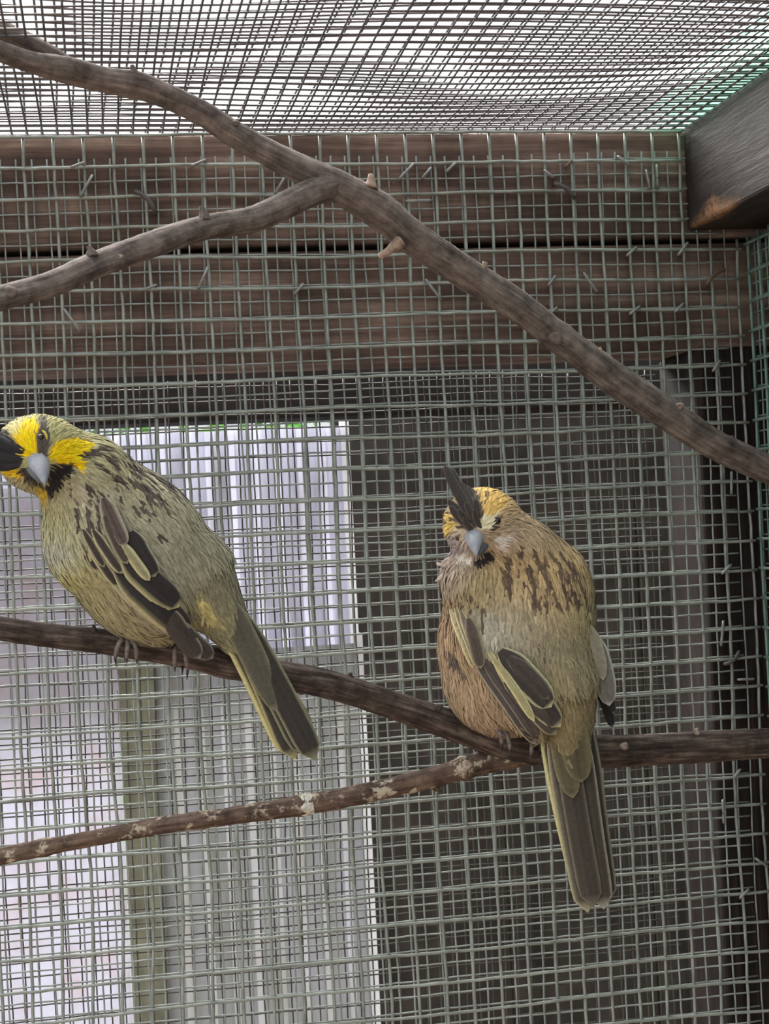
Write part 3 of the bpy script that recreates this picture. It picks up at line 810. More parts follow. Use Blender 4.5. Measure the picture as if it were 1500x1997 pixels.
WMASK = {}
def feather(B, parent, name, root, tip, hw, cc, ec=None, bend=0.0, edge='both', ew=0.3, wroot=None, wtip=None, off=5.0, roundness=0.5, camber=4.0, seed=0, tipdark=None, stick=True, narrow=0.35):
    """one vaned feather; root/tip in picture px, depth from the body surface or given; vane colour cc, margin colour ec"""
    g = np.random.default_rng(seed + int(abs(root[0] * 7 + tip[1] * 13)))
    a, b = np.array(root[:2], float), np.array(tip[:2], float); d = b - a; Ln = np.linalg.norm(d); d /= Ln; nr = np.array([-d[1], d[0]])
    nt_, nv = 15, 9
    T = np.linspace(0, 1, nt_); Vv = np.linspace(-1, 1, nv)
    prof = np.where(T < 0.3, narrow + (1 - narrow) * np.sin(T / 0.3 * math.pi / 2), 1.0)
    k = 1 - roundness
    prof = prof * np.where(T > k, np.sqrt(np.clip(1 - ((T - k) / (roundness + 1e-6)) ** 2.2, 0, 1)), 1.0)
    prof[-1] = 0.03
    cx = a[0] + d[0] * Ln * T + nr[0] * bend * np.sin(math.pi * T); cy = a[1] + d[1] * Ln * T + nr[1] * bend * np.sin(math.pi * T)
    X = cx[:, None] + nr[0] * hw * prof[:, None] * Vv[None]; Yp = cy[:, None] + nr[1] * hw * prof[:, None] * Vv[None]
    hc = B.height(cx, cy)
    if wroot is None: wroot = float(B.height(a[0], a[1]))
    if wtip is None: wtip = float(max(B.height(b[0], b[1]), wroot - 60))
    linw = wroot + (wtip - wroot) * T
    if stick:
        surf = np.maximum(hc, linw)
        kern = np.ones(5) / 5; surf = np.convolve(np.pad(surf, 2, mode='edge'), kern, mode='valid')
    else: surf = linw
    W_ = (surf + off)[:, None] - camber * (Vv[None] ** 2) * prof[:, None] + g.normal(size=(nt_, nv)) * 0.15
    if stick:
        hv = B.height(X, Yp); W_ = np.where(hv > -40, np.maximum(W_, np.minimum(hv + off * 0.6, W_ + 14)), W_)
    P = np.stack([X, Yp, W_], -1).reshape(-1, 3)
    c1 = lin(cc) * (0.62 if np.mean(cc) < 100 else (0.8 if np.mean(cc) < 125 else 1.0)); C = np.tile(c1, (nt_, nv, 1))
    C *= (1 + 0.10 * g.normal(size=(1, nv, 1)) + 0.03 * g.normal(size=(nt_, nv, 1)))
    C[:, nv // 2] *= 0.8                                               # rachis
    if ec is not None:
        e = lin(ec)
        m = np.zeros((nt_, nv))
        if edge in ('both', 'left'): m = np.maximum(m, sstep(1 - ew, 1 - ew * 0.45, -Vv)[None] * np.ones((nt_, 1)))
        if edge in ('both', 'right'): m = np.maximum(m, sstep(1 - ew, 1 - ew * 0.45, Vv)[None] * np.ones((nt_, 1)))
        if edge in ('both', 'tip', 'left', 'right'): m = np.maximum(m, sstep(0.93, 0.985, T)[:, None] * np.ones((1, nv)) * 0.8)
        C = C * (1 - m[..., None]) + e * m[..., None]
    i = np.arange(nt_ - 1)[:, None] * nv; j = np.arange(nv - 1)[None]
    q = np.stack([i + j, i + j + 1, i + nv + j + 1, i + nv + j], -1).reshape(-1, 4)
    # thin second skin underneath gives the vane a real thickness
    P2 = P.copy(); P2[:, 2] -= 1.2
    nn = len(P)
    rim = [r_ * nv for r_ in range(nt_)] ; rim2 = [r_ * nv + nv - 1 for r_ in range(nt_)]
    sideq = [[rim[k_], rim[k_ + 1], rim[k_ + 1] + nn, rim[k_] + nn] for k_ in range(nt_ - 1)] + [[rim2[k_ + 1], rim2[k_], rim2[k_] + nn, rim2[k_ + 1] + nn] for k_ in range(nt_ - 1)]
    Fq = q.tolist() + (q[:, ::-1] + nn).tolist() + sideq
    return mk(name, B.W(np.vstack([P, P2])), Fq, M['plumage'], parent, cols=tone(np.vstack([C.reshape(-1, 3)] * 2)))

def bill_part(B, parent, name, base, tip, rw, rh, mat, arch, updir, nseg=9, na=14):
    """tapered, arched horn; base/tip (px,py,w); rw half-width, rh half-height at the base"""
    a, b = np.array(base, float), np.array(tip, float); ax = b - a; Ln = np.linalg.norm(ax); ax /= Ln
    up = np.array(updir, float); up -= ax * (up @ ax); up /= np.linalg.norm(up); sd = np.cross(ax, up)
    V, Fc = [], []
    for i in range(nseg):
        t = i / (nseg - 1); k = (1 - t) ** 0.75 * (1 - 0.04 * t) + 0.03
        c = a + ax * Ln * t + up * arch * math.sin(math.pi * t * 0.9)
        for j in range(na):
            th = 2 * math.pi * j / na
            ridge = 1 + 0.18 * max(0, math.sin(th)) ** 6                 # culmen ridge
            V.append(c + sd * rw * k * math.cos(th) + up * rh * k * math.sin(th) * ridge)
            if i: o = (i - 1) * na; Fc.append([o + j, o + (j + 1) % na, o + na + (j + 1) % na, o + na + j])
    Fc.append(list(range(na))[::-1]); Fc.append([(nseg - 1) * na + j for j in range(na)])
    return mk(name, B.W(np.array(V)), Fc, mat, parent)
def ball(B, parent, name, c, r, mat, sq=(1, 1, 0.8)):
    V, Fc = [], []; na, nb = 14, 9
    for i in range(nb):
        ph = math.pi * (i + 0.02) / (nb - 0.96)
        for j in range(na):
            th = 2 * math.pi * j / na
            V.append((c[0] + r * sq[0] * math.sin(ph) * math.cos(th), c[1] + r * sq[1] * math.sin(ph) * math.sin(th), c[2] + r * sq[2] * math.cos(ph)))
            if i: o = (i - 1) * na; Fc.append([o + j, o + (j + 1) % na, o + na + (j + 1) % na, o + na + j])
    return mk(name, B.W(np.array(V)), Fc, mat, parent)
def lpath(B, parent, name, pts, rads, mat, sides=8):
    D_ = catmull(np.array([list(p) + [r] for p, r in zip(pts, rads)], float), 5)
    ring = 1 + 0.10 * np.sin(np.arange(len(D_)) * 2.1)                    # leg scales
    V, Fc = tube(B.W(D_[:, :3]), D_[:, 3] * ring * B.sc, sides); return mk(name, V, Fc, mat, parent)
def arc(x0, y0, w0, pts): return pts

def paint(base, strokes, polys, wfun=None):
    """colour field: base(P)->linear rgb, polys (poly,colour,soft), strokes (x0,y0,x1,y1,width,colour,alpha)"""
    def f(P):
        C = base(P); x, y = P[:, 0], P[:, 1]
        front = sstep(-30, 25, P[:, 2]) if wfun is None else wfun(P)
        for po, c, sf in polys:
            al = (1 - sstep(-sf, sf, polydist(x, y, po))) * front
            C = C * (1 - al[:, None]) + lin(c) * al[:, None]
        for x0, y0, x1, y1, wd, c, al0 in strokes:
            dd, t = segdist(x, y, (x0, y0, x1, y1))
            al = (1 - sstep(wd * 0.35, wd * 0.75, dd)) * al0 * front
            C = C * (1 - al[:, None]) + lin(c) * al[:, None]
        return tone(C)
    return f
def blobs(P, fallback, items):
    """soft-weighted colours: items (x,y,radius,colour)"""
    w = np.full(len(P), 0.08); C = np.outer(w, lin(fallback))
    for x, y, r, c in items:
        k = np.exp(-((P[:, 0] - x) ** 2 + (P[:, 1] - y) ** 2) / (2 * r * r)); C += np.outer(k, lin(c)); w = w + k
    return C / w[:, None]
def sc_(lst, ox, oy, k):
    return [(ox + a / k, oy + b / k) for a, b in lst]

# ================================================================== yellow-faced bird (left)
def sdfL(P):
    d = ell(P, (262, 1068, 0), (190, 138, 130), 0.88)
    d = smin(d, ell(P, (178, 1040, 15), (86, 105, 92), 0.2), 40)
    d = smin(d, ell(P, (165, 930, 42), (92, 82, 84), 0.3), 40)
    d = smin(d, ell(P, (90, 893, 72), (88, 74, 78), 0.25), 22)
    d = smin(d, ell(P, (255, 1185, 5), (105, 56, 80), 0.55), 30)
    d = smin(d, cone(P, (375, 1120, 5), (452, 1232, -5), 84, 38), 30)
    d = smin(d, ell(P, (262, 1105, 92), (150, 58, 48), 0.93), 18)          # folded wing
    return d
BL = Bird(262, 1068, -0.090, ((-30, 510), (795, 1320), (-160, 190)), sdfL)
rootL = empty('yellow_cardinal', at(250, 1250, -0.086))
rootL.name = 'perched_bird'
tag(rootL, 'olive bird with bright yellow face stripes, black bib and streaked back, on the dark perch', 'bird')
K1 = lambda l: sc_(l, 0, 800, 7.5); K2 = lambda l: sc_(l, 0, 780, 3.33)
def baseL(P):
    C = blobs(P, (146, 136, 98), [
        (110, 850, 45, (172, 164, 92)), (170, 850, 35, (164, 154, 88)), (215, 890, 40, (170, 160, 112)),
        (300, 930, 60, (168, 156, 112)), (380, 1010, 60, (150, 142, 106)), (300, 1020, 60, (152, 144, 114)), (400, 1100, 60, (140, 134, 106)), (440, 1180, 50, (136, 130, 92)),
        (190, 990, 40, (176, 166, 132)), (120, 1020, 28, (168, 160, 100)), (115, 1075, 22, (178, 178, 168)), (112, 1115, 24, (192, 182, 56)), (160, 1120, 40, (160, 150, 92)),
        (180, 1190, 40, (150, 136, 84)), (260, 1225, 45, (138, 124, 84)), (230, 1150, 40, (156, 144, 96)), (330, 1180, 50, (150, 138, 92)), (330, 1100, 50, (150, 144, 122))])
    return C
YEL = (255, 200, 0)
polysL = [
    (K1([(-60, 340), (230, 390), (390, 560), (440, 760), (390, 880), (190, 890), (80, 810), (-60, 740)]), (40, 36, 38), 2.5),
    (K1([(430, 270), (560, 235), (620, 330), (645, 400), (610, 470), (645, 600), (645, 730), (550, 790), (430, 730), (385, 590), (300, 490), (330, 420)]), YEL, 3),
    (K1([(250, 330), (430, 250), (420, 420), (320, 520), (270, 470)]), (206, 190, 96), 5),
    (K1([(140, 860), (380, 870), (450, 950), (440, 1050), (280, 1010), (150, 940)]), (226, 184, 20), 2.5),
    (K1([(640, 180), (720, 200), (740, 330), (800, 480), (790, 640), (760, 780), (640, 780), (620, 620), (610, 480), (650, 380)]), (84, 76, 66), 3),
    (K1([(770, 720), (850, 590), (960, 510), (1100, 480), (1290, 480), (1330, 560), (1210, 700), (1190, 790), (1260, 880), (1200, 930), (1100, 860), (820, 840)]), YEL, 3),
    (K1([(810, 845), (1110, 830), (1120, 890), (1000, 1010), (930, 1110), (880, 1210), (750, 1300), (720, 1200), (740, 1080), (780, 1000)]), (34, 30, 32), 2.5),
    (K1([(380, 860), (480, 900), (720, 1130), (760, 1200), (700, 1180), (560, 1100), (440, 1040)]), (62, 54, 48), 3),
    (K1([(550, 1090), (720, 1160), (750, 1260), (690, 1460), (640, 1330)]), (198, 168, 44), 3),
    (K1([(1180, 720), (1330, 640), (1490, 570), (1490, 600), (1380, 700), (1280, 740), (1200, 740)]), (58, 48, 44), 2),
    (K1([(1190, 790), (1300, 780), (1300, 820), (1230, 810)]), (58, 48, 44), 2),
    (K2([(690, 700), (760, 690), (820, 800), (820, 900), (770, 930), (700, 860)]), (112, 92, 82), 6),
    (K2([(1270, 1230), (1330, 1290), (1400, 1440), (1330, 1420), (1240, 1290)]), (214, 196, 106), 7),
]
st = [(540, 385, 650, 335, 20), (700, 372, 815, 420, 15), (815, 400, 890, 432, 13), (615, 430, 765, 525, 13), (860, 520, 935, 585, 16), (930, 458, 1045, 535, 15), (985, 420, 1065, 485, 13),
      (1040, 545, 1115, 622, 14), (1075, 420, 1135, 475, 12), (1140, 480, 1205, 565, 14), (920, 600, 950, 660, 12), (965, 565, 1020, 655, 14), (760, 350, 850, 372, 10), (880, 350, 990, 395, 11), (830, 455, 890, 500, 12),
      (690, 470, 760, 540, 12), (780, 540, 830, 590, 9), (1180, 590, 1230, 660, 8), (580, 560, 592, 770, 13), (640, 600, 650, 720, 10), (510, 650, 525, 760, 12), (470, 560, 480, 640, 8), (700, 620, 720, 700, 9),
      (555, 800, 640, 960, 14), (600, 860, 700, 1060, 13), (545, 900, 590, 1010, 13), (600, 1010, 750, 1180, 15), (680, 900, 760, 1040, 12), (980, 820, 1000, 870, 7), (900, 690, 960, 760, 7), (830, 640, 860, 720, 8), (720, 560, 790, 620, 8),
      (560, 640, 580, 850, 14), (620, 650, 650, 850, 13), (500, 700, 530, 820, 10), (665, 600, 690, 690, 10), (750, 600, 800, 690, 9), (860, 430, 960, 520, 13), (1000, 480, 1090, 560, 13), (900, 540, 990, 640, 12), (1100, 520, 1160, 610, 12), (800, 500, 880, 570, 11), (1010, 640, 1060, 720, 9), (880, 640, 930, 720, 8), (650, 380, 760, 440, 12)]
strokesL = [(a / 3.33, 780 + b / 3.33, c / 3.33, 780 + d / 3.33, w / 3.33 * 1.6, (70, 56, 50), 0.92) for a, b, c, d, w in st]
strokesL += [(q[0], q[1], q[2], q[3], 3.4, (196, 184, 138), 0.7) for q in [(226, 905, 262, 936), (248, 898, 300, 925), (270, 915, 312, 950), (300, 912, 340, 940), (180, 955, 190, 1020), (196, 960, 206, 1030), (166, 960, 172, 1030), (212, 965, 222, 1000)]]
strokesL += [(150 + i * 9, 945 + (i % 3) * 6, 158 + i * 8, 985 + (i % 2) * 14, 3.2, (206, 196, 164), 0.55) for i in range(8)]
colL = paint(baseL, strokesL, polysL)
def flowL(P):
    hd = np.exp(-((P[:, 0] - 88) ** 2 + (P[:, 1] - 893) ** 2) / (2 * 72.0 ** 2))[:, None]
    fr = P - np.array([86, 915, 165]); fr = fr / (np.linalg.norm(fr, axis=1, keepdims=True) + 1e-6)
    body = np.array([0.60, 0.80, -0.05])
    ch = np.exp(-((P[:, 0] - 150) ** 2 + (P[:, 1] - 1030) ** 2) / (2 * 60.0 ** 2))[:, None]
    body = body * (1 - ch) + np.array([0.25, 0.95, 0.0]) * ch
    return fr * hd * 1.6 + body * (1 - hd)
def lenL(P):
    hd = np.exp(-((P[:, 0] - 88) ** 2 + (P[:, 1] - 893) ** 2) / (2 * 75.0 ** 2))
    return 34 - 22 * hd, 5.4 - 2.6 * hd, 2.6 - 1.6 * hd
mk('body', BL.W(BL.V), BL.Q, M['plumage'], rootL, cols=colL(BL.V))
# bill
hb = float(BL.height(84, 908))
bl = empty('bill', tuple(BL.W(np.array([84, 908, hb])) - rootloc(rootL))); bl.parent = rootL
bill_part(BL, bl, 'upper_mandible', (84, 906, hb - 18), (99, 954, hb + 34), 25, 21, M['bill'], 4, (0.5, -0.6, 0.6))
bill_part(BL, bl, 'lower_mandible', (77, 918, hb - 24), (95, 950, hb + 22), 20, 13, M['bill_dark'], -2, (0.5, -0.6, 0.6))
ball(BL, rootL, 'eye', (90, 864, float(BL.height(90, 864)) - 0.5), 6.2, M['eye'])
he = float(BL.height(100, 862))
M['yellow_skin'] = plain('pale_yellow_eye_ring', (236, 214, 96), 0.7, 0.2)
lpath(BL, rootL, 'eye_ring', [(93, 851, he + 3), (98, 856, he + 3), (101, 863, he + 2.5), (101, 871, he + 2)], [1.2, 2.2, 2.2, 1.0], M['yellow_skin'])
# black crest swept to the left of the crown
cr = empty('crest', tuple(BL.W(np.array([40, 880, 120])) - rootloc(rootL))); cr.parent = rootL
for i, (a, b, hw) in enumerate([((58, 900), (-46, 846), 13), ((56, 908), (-50, 862), 14), ((54, 914), (-52, 880), 14), ((50, 916), (-48, 896), 13), ((60, 890), (-30, 842), 10), ((52, 904), (-56, 872), 12), ((48, 896), (-40, 856), 12)]):
    feather(BL, cr, 'crest_feather', a, b, hw, (44 + 6 * (i % 3), 40 + 5 * (i % 3), 44 + 5 * (i % 3)), None, bend=-4, wroot=float(BL.height(*a)) - 2, wtip=80 + 7 * i, off=2 + i % 3, camber=5, roundness=0.45, seed=i)
# wing
wl_ = empty('wing', tuple(BL.W(np.array([250, 1080, 140])) - rootloc(rootL))); wl_.parent = rootL
q2 = lambda p: (p[0] / 3.33, 780 + p[1] / 3.33)
DK, PE = (58, 52, 50), (196, 184, 124)
wingL = [ # root, tip, half-width(crop px), vane, margin, side, margin width, offset
    ((1120, 1420), (1372, 1668), 62, (84, 76, 70), (140, 130, 112), 'both', 0.16, 2),
    ((1060, 1330), (1290, 1662), 66, (90, 80, 74), (164, 152, 124), 'left', 0.18, 4),
    ((700, 1110), (1190, 1530), 52, (150, 138, 104), (176, 164, 124), 'both', 0.4, 4),
    ((760, 1080), (1222, 1500), 92, DK, PE, 'right', 0.30, 6),
    ((800, 1010), (1150, 1330), 84, DK, PE, 'right', 0.34, 9),
    ((850, 860), (1002, 1138), 66, DK, (176, 168, 136), 'both', 0.26, 12),
    ((800, 930), (968, 1164), 34, (150, 140, 96), (190, 180, 124), 'both', 0.5, 14),
    ((590, 930), (770, 1200), 34, (82, 70, 62), (184, 172, 122), 'both', 0.4, 9),
    ((620, 850), (800, 1120), 36, (86, 72, 64), (190, 176, 128), 'both', 0.4, 11),
    ((560, 850), (690, 1080), 28, (88, 74, 64), (176, 164, 118), 'both', 0.4, 10),
    ((690, 760), (830, 1060), 40, (96, 80, 70), (170, 158, 122), 'both', 0.34, 13),
    ((680, 650), (815, 950), 56, (110, 88, 80), (180, 168, 138), 'both', 0.34, 15),
]
for i, (a, b, hw, c, e, sd, ew, off) in enumerate(wingL):
    feather(BL, wl_, 'wing_feather', q2(a), q2(b), hw / 3.33, c, e, bend=3 if i < 6 else 1, edge=sd, ew=ew, off=off + 4, seed=i, roundness=0.32)
build_plumage(BL, rootL, colL, flowL, lenL, 17000, 1, keep=lambda P: ((P[:, 0] - 84) ** 2 + (P[:, 1] - 922) ** 2 > 17 ** 2) | (P[:, 2] < 60), mask=[(q2(a), q2(b), hw / 3.33) for a, b, hw, *_ in wingL])
# tail
tl = empty('tail', tuple(BL.W(np.array([440, 1210, 0])) - rootloc(rootL))); tl.parent = rootL
tailL = [ # root, tip, hw, vane, margin, side, w-root, w-tip
    ((408, 1160), (565, 1478), 21, (112, 104, 72), (206, 192, 120), 'right', 0.45, 30, -8),
    ((440, 1190), (612, 1434), 16, (86, 66, 58), (150, 150, 104), 'left', 0.3, 10, -22),
    ((430, 1150), (578, 1486), 25, (72, 64, 56), (190, 178, 112), 'right', 0.26, 34, -2),
    ((446, 1180), (608, 1462), 22, (76, 66, 58), (150, 146, 104), 'left', 0.22, 20, -6),
    ((436, 1165), (600, 1478), 26, (74, 68, 60), (146, 142, 106), 'right', 0.16, 38, 2),
    ((440, 1165), (618, 1488), 26, (72, 65, 57), (150, 144, 108), 'both', 0.14, 34, 6),
    ((425, 1150), (540, 1390), 26, (110, 104, 84), (134, 128, 100), 'both', 0.25, 44, 14),
]
for i, (a, b, hw, c, e, sd, ew, w0, w1) in enumerate(tailL):
    feather(BL, tl, 'tail_feather', a, b, hw, c, e, bend=-4, edge=sd, ew=ew, wroot=w0, wtip=w1, off=2, stick=False, seed=40 + i, roundness=0.5 if i > 5 else 0.16, camber=3)
def leg(B, root, hip, ankle, toes, back):
    lg = empty('leg', tuple(B.W(np.array(ankle, float)) - rootloc(root))); lg.parent = root
    lpath(B, lg, 'shank', [hip, tuple((np.array(hip) + np.array(ankle)) / 2 + np.array([2, 0, 3])), ankle], [9, 6.2, 5.6], M['leg'])
    for tp in toes + [back]:
        lpath(B, lg, 'toe', [ankle] + tp[:-1], [5.2] + [4.6] * (len(tp) - 2) + [3.4], M['leg'])
        lpath(B, lg, 'claw', [tp[-2], tuple((np.array(tp[-2]) * 0.45 + np.array(tp[-1]) * 0.55) + np.array([0, -1, 2])), tp[-1]], [3.0, 2.0, 0.6], M['claw'])
leg(BL, rootL, (236, 1216, 18), (246, 1244, 22), [[(250, 1252, 40), (249, 1266, 44), (248, 1280, 36), (249, 1290, 26)], [(236, 1248, 40), (230, 1262, 42), (226, 1280, 30), (228, 1298, 16)], [(262, 1252, 38), (266, 1266, 40), (267, 1282, 30), (268, 1294, 18)]], [(246, 1246, -6), (247, 1262, -22), (248, 1282, -20), (248, 1294, -8)])
leg(BL, rootL, (330, 1225, -20), (352, 1262, 0), [[(358, 1268, 30), (362, 1284, 36), (365, 1304, 26), (364, 1326, 14)], [(342, 1264, 28), (340, 1282, 32), (340, 1298, 22), (341, 1310, 10)]], [(352, 1264, -20), (354, 1282, -34), (356, 1302, -22), (357, 1314, -10)])

# ================================================================== buff crested bird (right)
def sdfR(P):
    d = ell(P, (1008, 1250, 0), (152, 178, 128), 0.10)
    d = smin(d, ell(P, (1052, 1150, 28), (98, 108, 96), -0.2), 40)
    d = smin(d, ell(P, (955, 1130, 30), (92, 80, 90), 0.1), 40)
    d = smin(d, ell(P, (985, 1060, 55), (88, 62, 78), 0.15), 36)
    d = smin(d, ell(P, (946, 1030, 84), (74, 70, 72), 0.25), 20)
    d = smin(d, ell(P, (955, 1350, 0), (86, 70, 86), 0.6), 30)
    d = smin(d, cone(P, (1085, 1340, 35), (1108, 1462, 38), 78, 40), 34)
    d = smin(d, ell(P, (985, 1310, 88), (142, 56, 46), 0.98), 18)          # near folded wing
    return d
BR = Bird(1010, 1240, -0.086, ((835, 1205), (940, 1520), (-150, 190)), sdfR)
rootR = empty('perched_bird', at(985, 1440, -0.080))
tag(rootR, 'fluffed buff brown bird with dark upright crest and grey bill on the branch fork', 'bird')
H1 = lambda l: sc_(l, 840, 900, 5.77); H2 = lambda l: sc_(l, 800, 880, 3.33)
def baseR(P):
    return blobs(P, (150, 132, 92), [
        (960, 985, 26, (206, 168, 84)), (1010, 1000, 24, (196, 156, 92)), (1005, 1040, 28, (176, 150, 128)), (1050, 1045, 22, (178, 150, 104)), (900, 1075, 26, (176, 156, 148)), (880, 1110, 22, (190, 166, 150)),
        (905, 1140, 32, (160, 138, 90)), (950, 1150, 34, (158, 138, 84)), (1030, 1110, 45, (196, 156, 92)), (1090, 1140, 36, (190, 154, 92)), (1130, 1190, 30, (176, 160, 100)),
        (1000, 1200, 42, (168, 154, 124)), (1080, 1230, 50, (160, 146, 112)), (1140, 1270, 36, (152, 136, 94)), (960, 1215, 24, (176, 168, 150)), (1040, 1300, 45, (148, 132, 94)),
        (1100, 1340, 45, (140, 122, 76)), (1110, 1420, 40, (126, 110, 66)), (868, 1190, 24, (196, 150, 98)), (875, 1270, 30, (188, 150, 102)), (920, 1350, 40, (176, 144, 104)), (960, 1400, 34, (150, 122, 88))])
polysR = [
    (H1([(300, 560), (400, 520), (520, 420), (600, 600), (615, 700), (560, 790), (470, 830), (380, 800), (350, 700), (290, 620)]), (84, 68, 60), 3),
    (H1([(520, 360), (640, 335), (760, 355), (850, 450), (855, 560), (780, 640), (700, 690), (640, 700), (600, 640), (590, 520)]), (222, 178, 78), 4),
    (H1([(590, 700), (700, 680), (760, 650), (740, 720), (690, 800), (620, 840), (560, 790)]), (232, 216, 172), 3),
    (H1([(180, 620), (230, 570), (330, 680), (360, 770), (300, 840), (220, 840), (170, 740)]), (226, 188, 78), 3),
    (H1([(340, 760), (440, 850), (430, 910), (330, 850)]), (214, 190, 150), 3),
    (H1([(190, 860), (330, 880), (440, 960), (430, 1040), (320, 1060), (200, 1010)]), (166, 146, 142), 4),
    (H1([(320, 1060), (440, 1030), (500, 1130), (440, 1160), (330, 1130)]), (236, 226, 212), 5),
    (H1([(730, 900), (890, 860), (900, 940), (800, 1020), (730, 990)]), (232, 216, 200), 5),
    (H1([(500, 1120), (560, 1080), (730, 1030), (720, 1120), (620, 1190), (530, 1190)]), (36, 32, 34), 3),
    (H1([(800, 690), (760, 760), (730, 860), (690, 850), (700, 780), (750, 700)]), (66, 56, 50), 2.5),
    (H2([(250, 1230), (330, 1330), (360, 1430), (300, 1380), (240, 1280)]), (92, 78, 74), 5),
]
stR = [(625, 700, 645, 865, 30), (690, 640, 700, 705, 22), (755, 740, 775, 800, 24), (795, 830, 802, 965, 34), (855, 700, 885, 880, 26), (950, 770, 1005, 935, 24), (915, 900, 940, 955, 20), (1030, 870, 1075, 975, 22),
       (890, 660, 960, 740, 18), (785, 640, 830, 740, 24), (600, 760, 612, 850, 14), (980, 690, 1050, 800, 16), (1080, 820, 1130, 930, 16), (730, 830, 745, 900, 14), (860, 900, 870, 960, 14), (700, 760, 705, 830, 12),
       (250, 1160, 275, 930, 10), (400, 900, 405, 1060, 14), (440, 880, 450, 1000, 10), (520, 860, 500, 980, 10), (1000, 790, 1040, 880, 16), (1110, 900, 1160, 1010, 12), (940, 640, 1010, 720, 14), (350, 960, 352, 1060, 12), (480, 980, 470, 1120, 12), (820, 1210, 825, 1270, 8), (300, 860, 300, 960, 10)]
strokesR = [(800 + a / 3.33, 880 + b / 3.33, 800 + c / 3.33, 880 + d / 3.33, w / 3.33 * 1.25, (84, 64, 50), 0.9) for a, b, c, d, w in stR]
strokesR += [(840 + 210 / 5.77, 900 + 680 / 5.77, 840 + 325 / 5.77, 900 + 722 / 5.77, 4.5, (84, 60, 50), 0.95), (840 + 650 / 5.77, 900 + 450 / 5.77, 840 + 630 / 5.77, 900 + 530 / 5.77, 4, (84, 64, 50), 0.9)]
colR = paint(baseR, strokesR, polysR)
def flowR(P):
    hd = np.exp(-((P[:, 0] - 946) ** 2 + (P[:, 1] - 1030) ** 2) / (2 * 58.0 ** 2))[:, None]
    fr = P - np.array([930, 1050, 165]); fr = fr / (np.linalg.norm(fr, axis=1, keepdims=True) + 1e-6)
    x = (P[:, 0:1] - 1020) / 150
    body = np.concatenate([0.12 + 0.22 * x, np.ones_like(x), np.zeros_like(x)], 1)
    return fr * hd * 1.7 + body * (1 - hd)
def lenR(P):
    hd = np.exp(-((P[:, 0] - 946) ** 2 + (P[:, 1] - 1030) ** 2) / (2 * 62.0 ** 2))
    return 38 - 26 * hd, 5.6 - 2.8 * hd, 3.2 - 1.6 * hd
mk('body', BR.W(BR.V), BR.Q, M['plumage'], rootR, cols=colR(BR.V))
hb = float(BR.height(932, 1052))
bl = empty('bill', tuple(BR.W(np.array([932, 1050, hb])) - rootloc(rootR))); bl.parent = rootR
bill_part(BR, bl, 'upper_mandible', (930, 1053, hb - 16), (935, 1094, hb + 36), 21, 19, M['bill'], 5, (-0.2, -0.75, 0.6))
bill_part(BR, bl, 'lower_mandible', (943, 1064, hb - 22), (938, 1091, hb + 18), 19, 12, M['bill_dark'], -2, (-0.2, -0.75, 0.6))
ball(BR, rootR, 'eye', (973, 1026, float(BR.height(973, 1026)) - 1.0), 6.5, M['eye'])
ball(BR, rootR, 'eye', (901, 1058, float(BR.height(901, 1058)) - 1.0), 5.5, M['eye'], (1.2, 0.7, 0.8))
h1, h2 = float(BR.height(976, 1020)), float(BR.height(900, 1053))
lpath(BR, rootR, 'eyelid', [(966, 1022, h1 + 3), (973, 1018, h1 + 4), (980, 1022, h1 + 2)], [0.8, 1.7, 0.8], M['eyelid'])
lpath(BR, rootR, 'eyelid', [(893, 1054, h2 + 2), (900, 1052, h2 + 4), (909, 1058, h2 + 5)], [0.8, 1.9, 0.8], M['eyelid'])
# crest
cr = empty('crest', tuple(BR.W(np.array([920, 1005, 140])) - rootloc(rootR))); cr.parent = rootR
CD = (86, 76, 72)
for i, (a, b, hw, w1) in enumerate([((930, 1022), (873, 917), 10, 130), ((928, 1015), (886, 922), 9, 122), ((936, 1018), (905, 950), 9, 130), ((926, 1026), (880, 984), 8, 140), ((938, 1012), (917, 956), 8, 118), ((944, 1010), (924, 960), 7, 112),
                                    ((920, 1036), (884, 996), 7, 150), ((930, 1038), (900, 1004), 7, 162), ((940, 1034), (914, 990), 7, 166), ((946, 1028), (932, 984), 7, 150), ((944, 1040), (930, 1004), 6, 172), ((930, 1046), (910, 1020), 6, 174)]):
    feather(BR, cr, 'crest_feather', a, b, hw, tuple(int(v * (0.92 + 0.06 * (i % 3))) for v in CD), (124, 108, 90) if i > 5 else (104, 94, 86), bend=-3, wroot=float(BR.height(*a)) - 2, wtip=w1, off=2, camber=4, stick=False, seed=i, roundness=0.4, ew=0.25)
# soft tufts at cheek and nape
tf = empty('tuft', tuple(BR.W(np.array([872, 1100, 60])) - rootloc(rootR))); tf.parent = rootR
for i in range(22):
    g = np.random.default_rng(100 + i)
    a = (884 + g.uniform(-6, 10), 1100 + g.uniform(-12, 16)); b = (a[0] - g.uniform(14, 30), a[1] + g.uniform(-14, 26))
    feather(BR, tf, 'down_feather', a, b, 3.4, (206, 184, 170), (220, 204, 194), wroot=70 + g.uniform(-20, 20), wtip=60 + g.uniform(-25, 25), off=0, stick=False, seed=i, roundness=0.7, camber=1)
for i in range(18):
    g = np.random.default_rng(200 + i)
    a = (1048 + g.uniform(-12, 14), 1048 + g.uniform(-10, 14)); b = (a[0] + g.uniform(14, 30), a[1] + g.uniform(-10, 16))
    feather(BR, tf, 'down_feather', a, b, 4, (160, 138, 100), (176, 156, 122), wroot=70 + g.uniform(-20, 20), wtip=50 + g.uniform(-25, 25), off=0, stick=False, seed=i, roundness=0.7, camber=1)
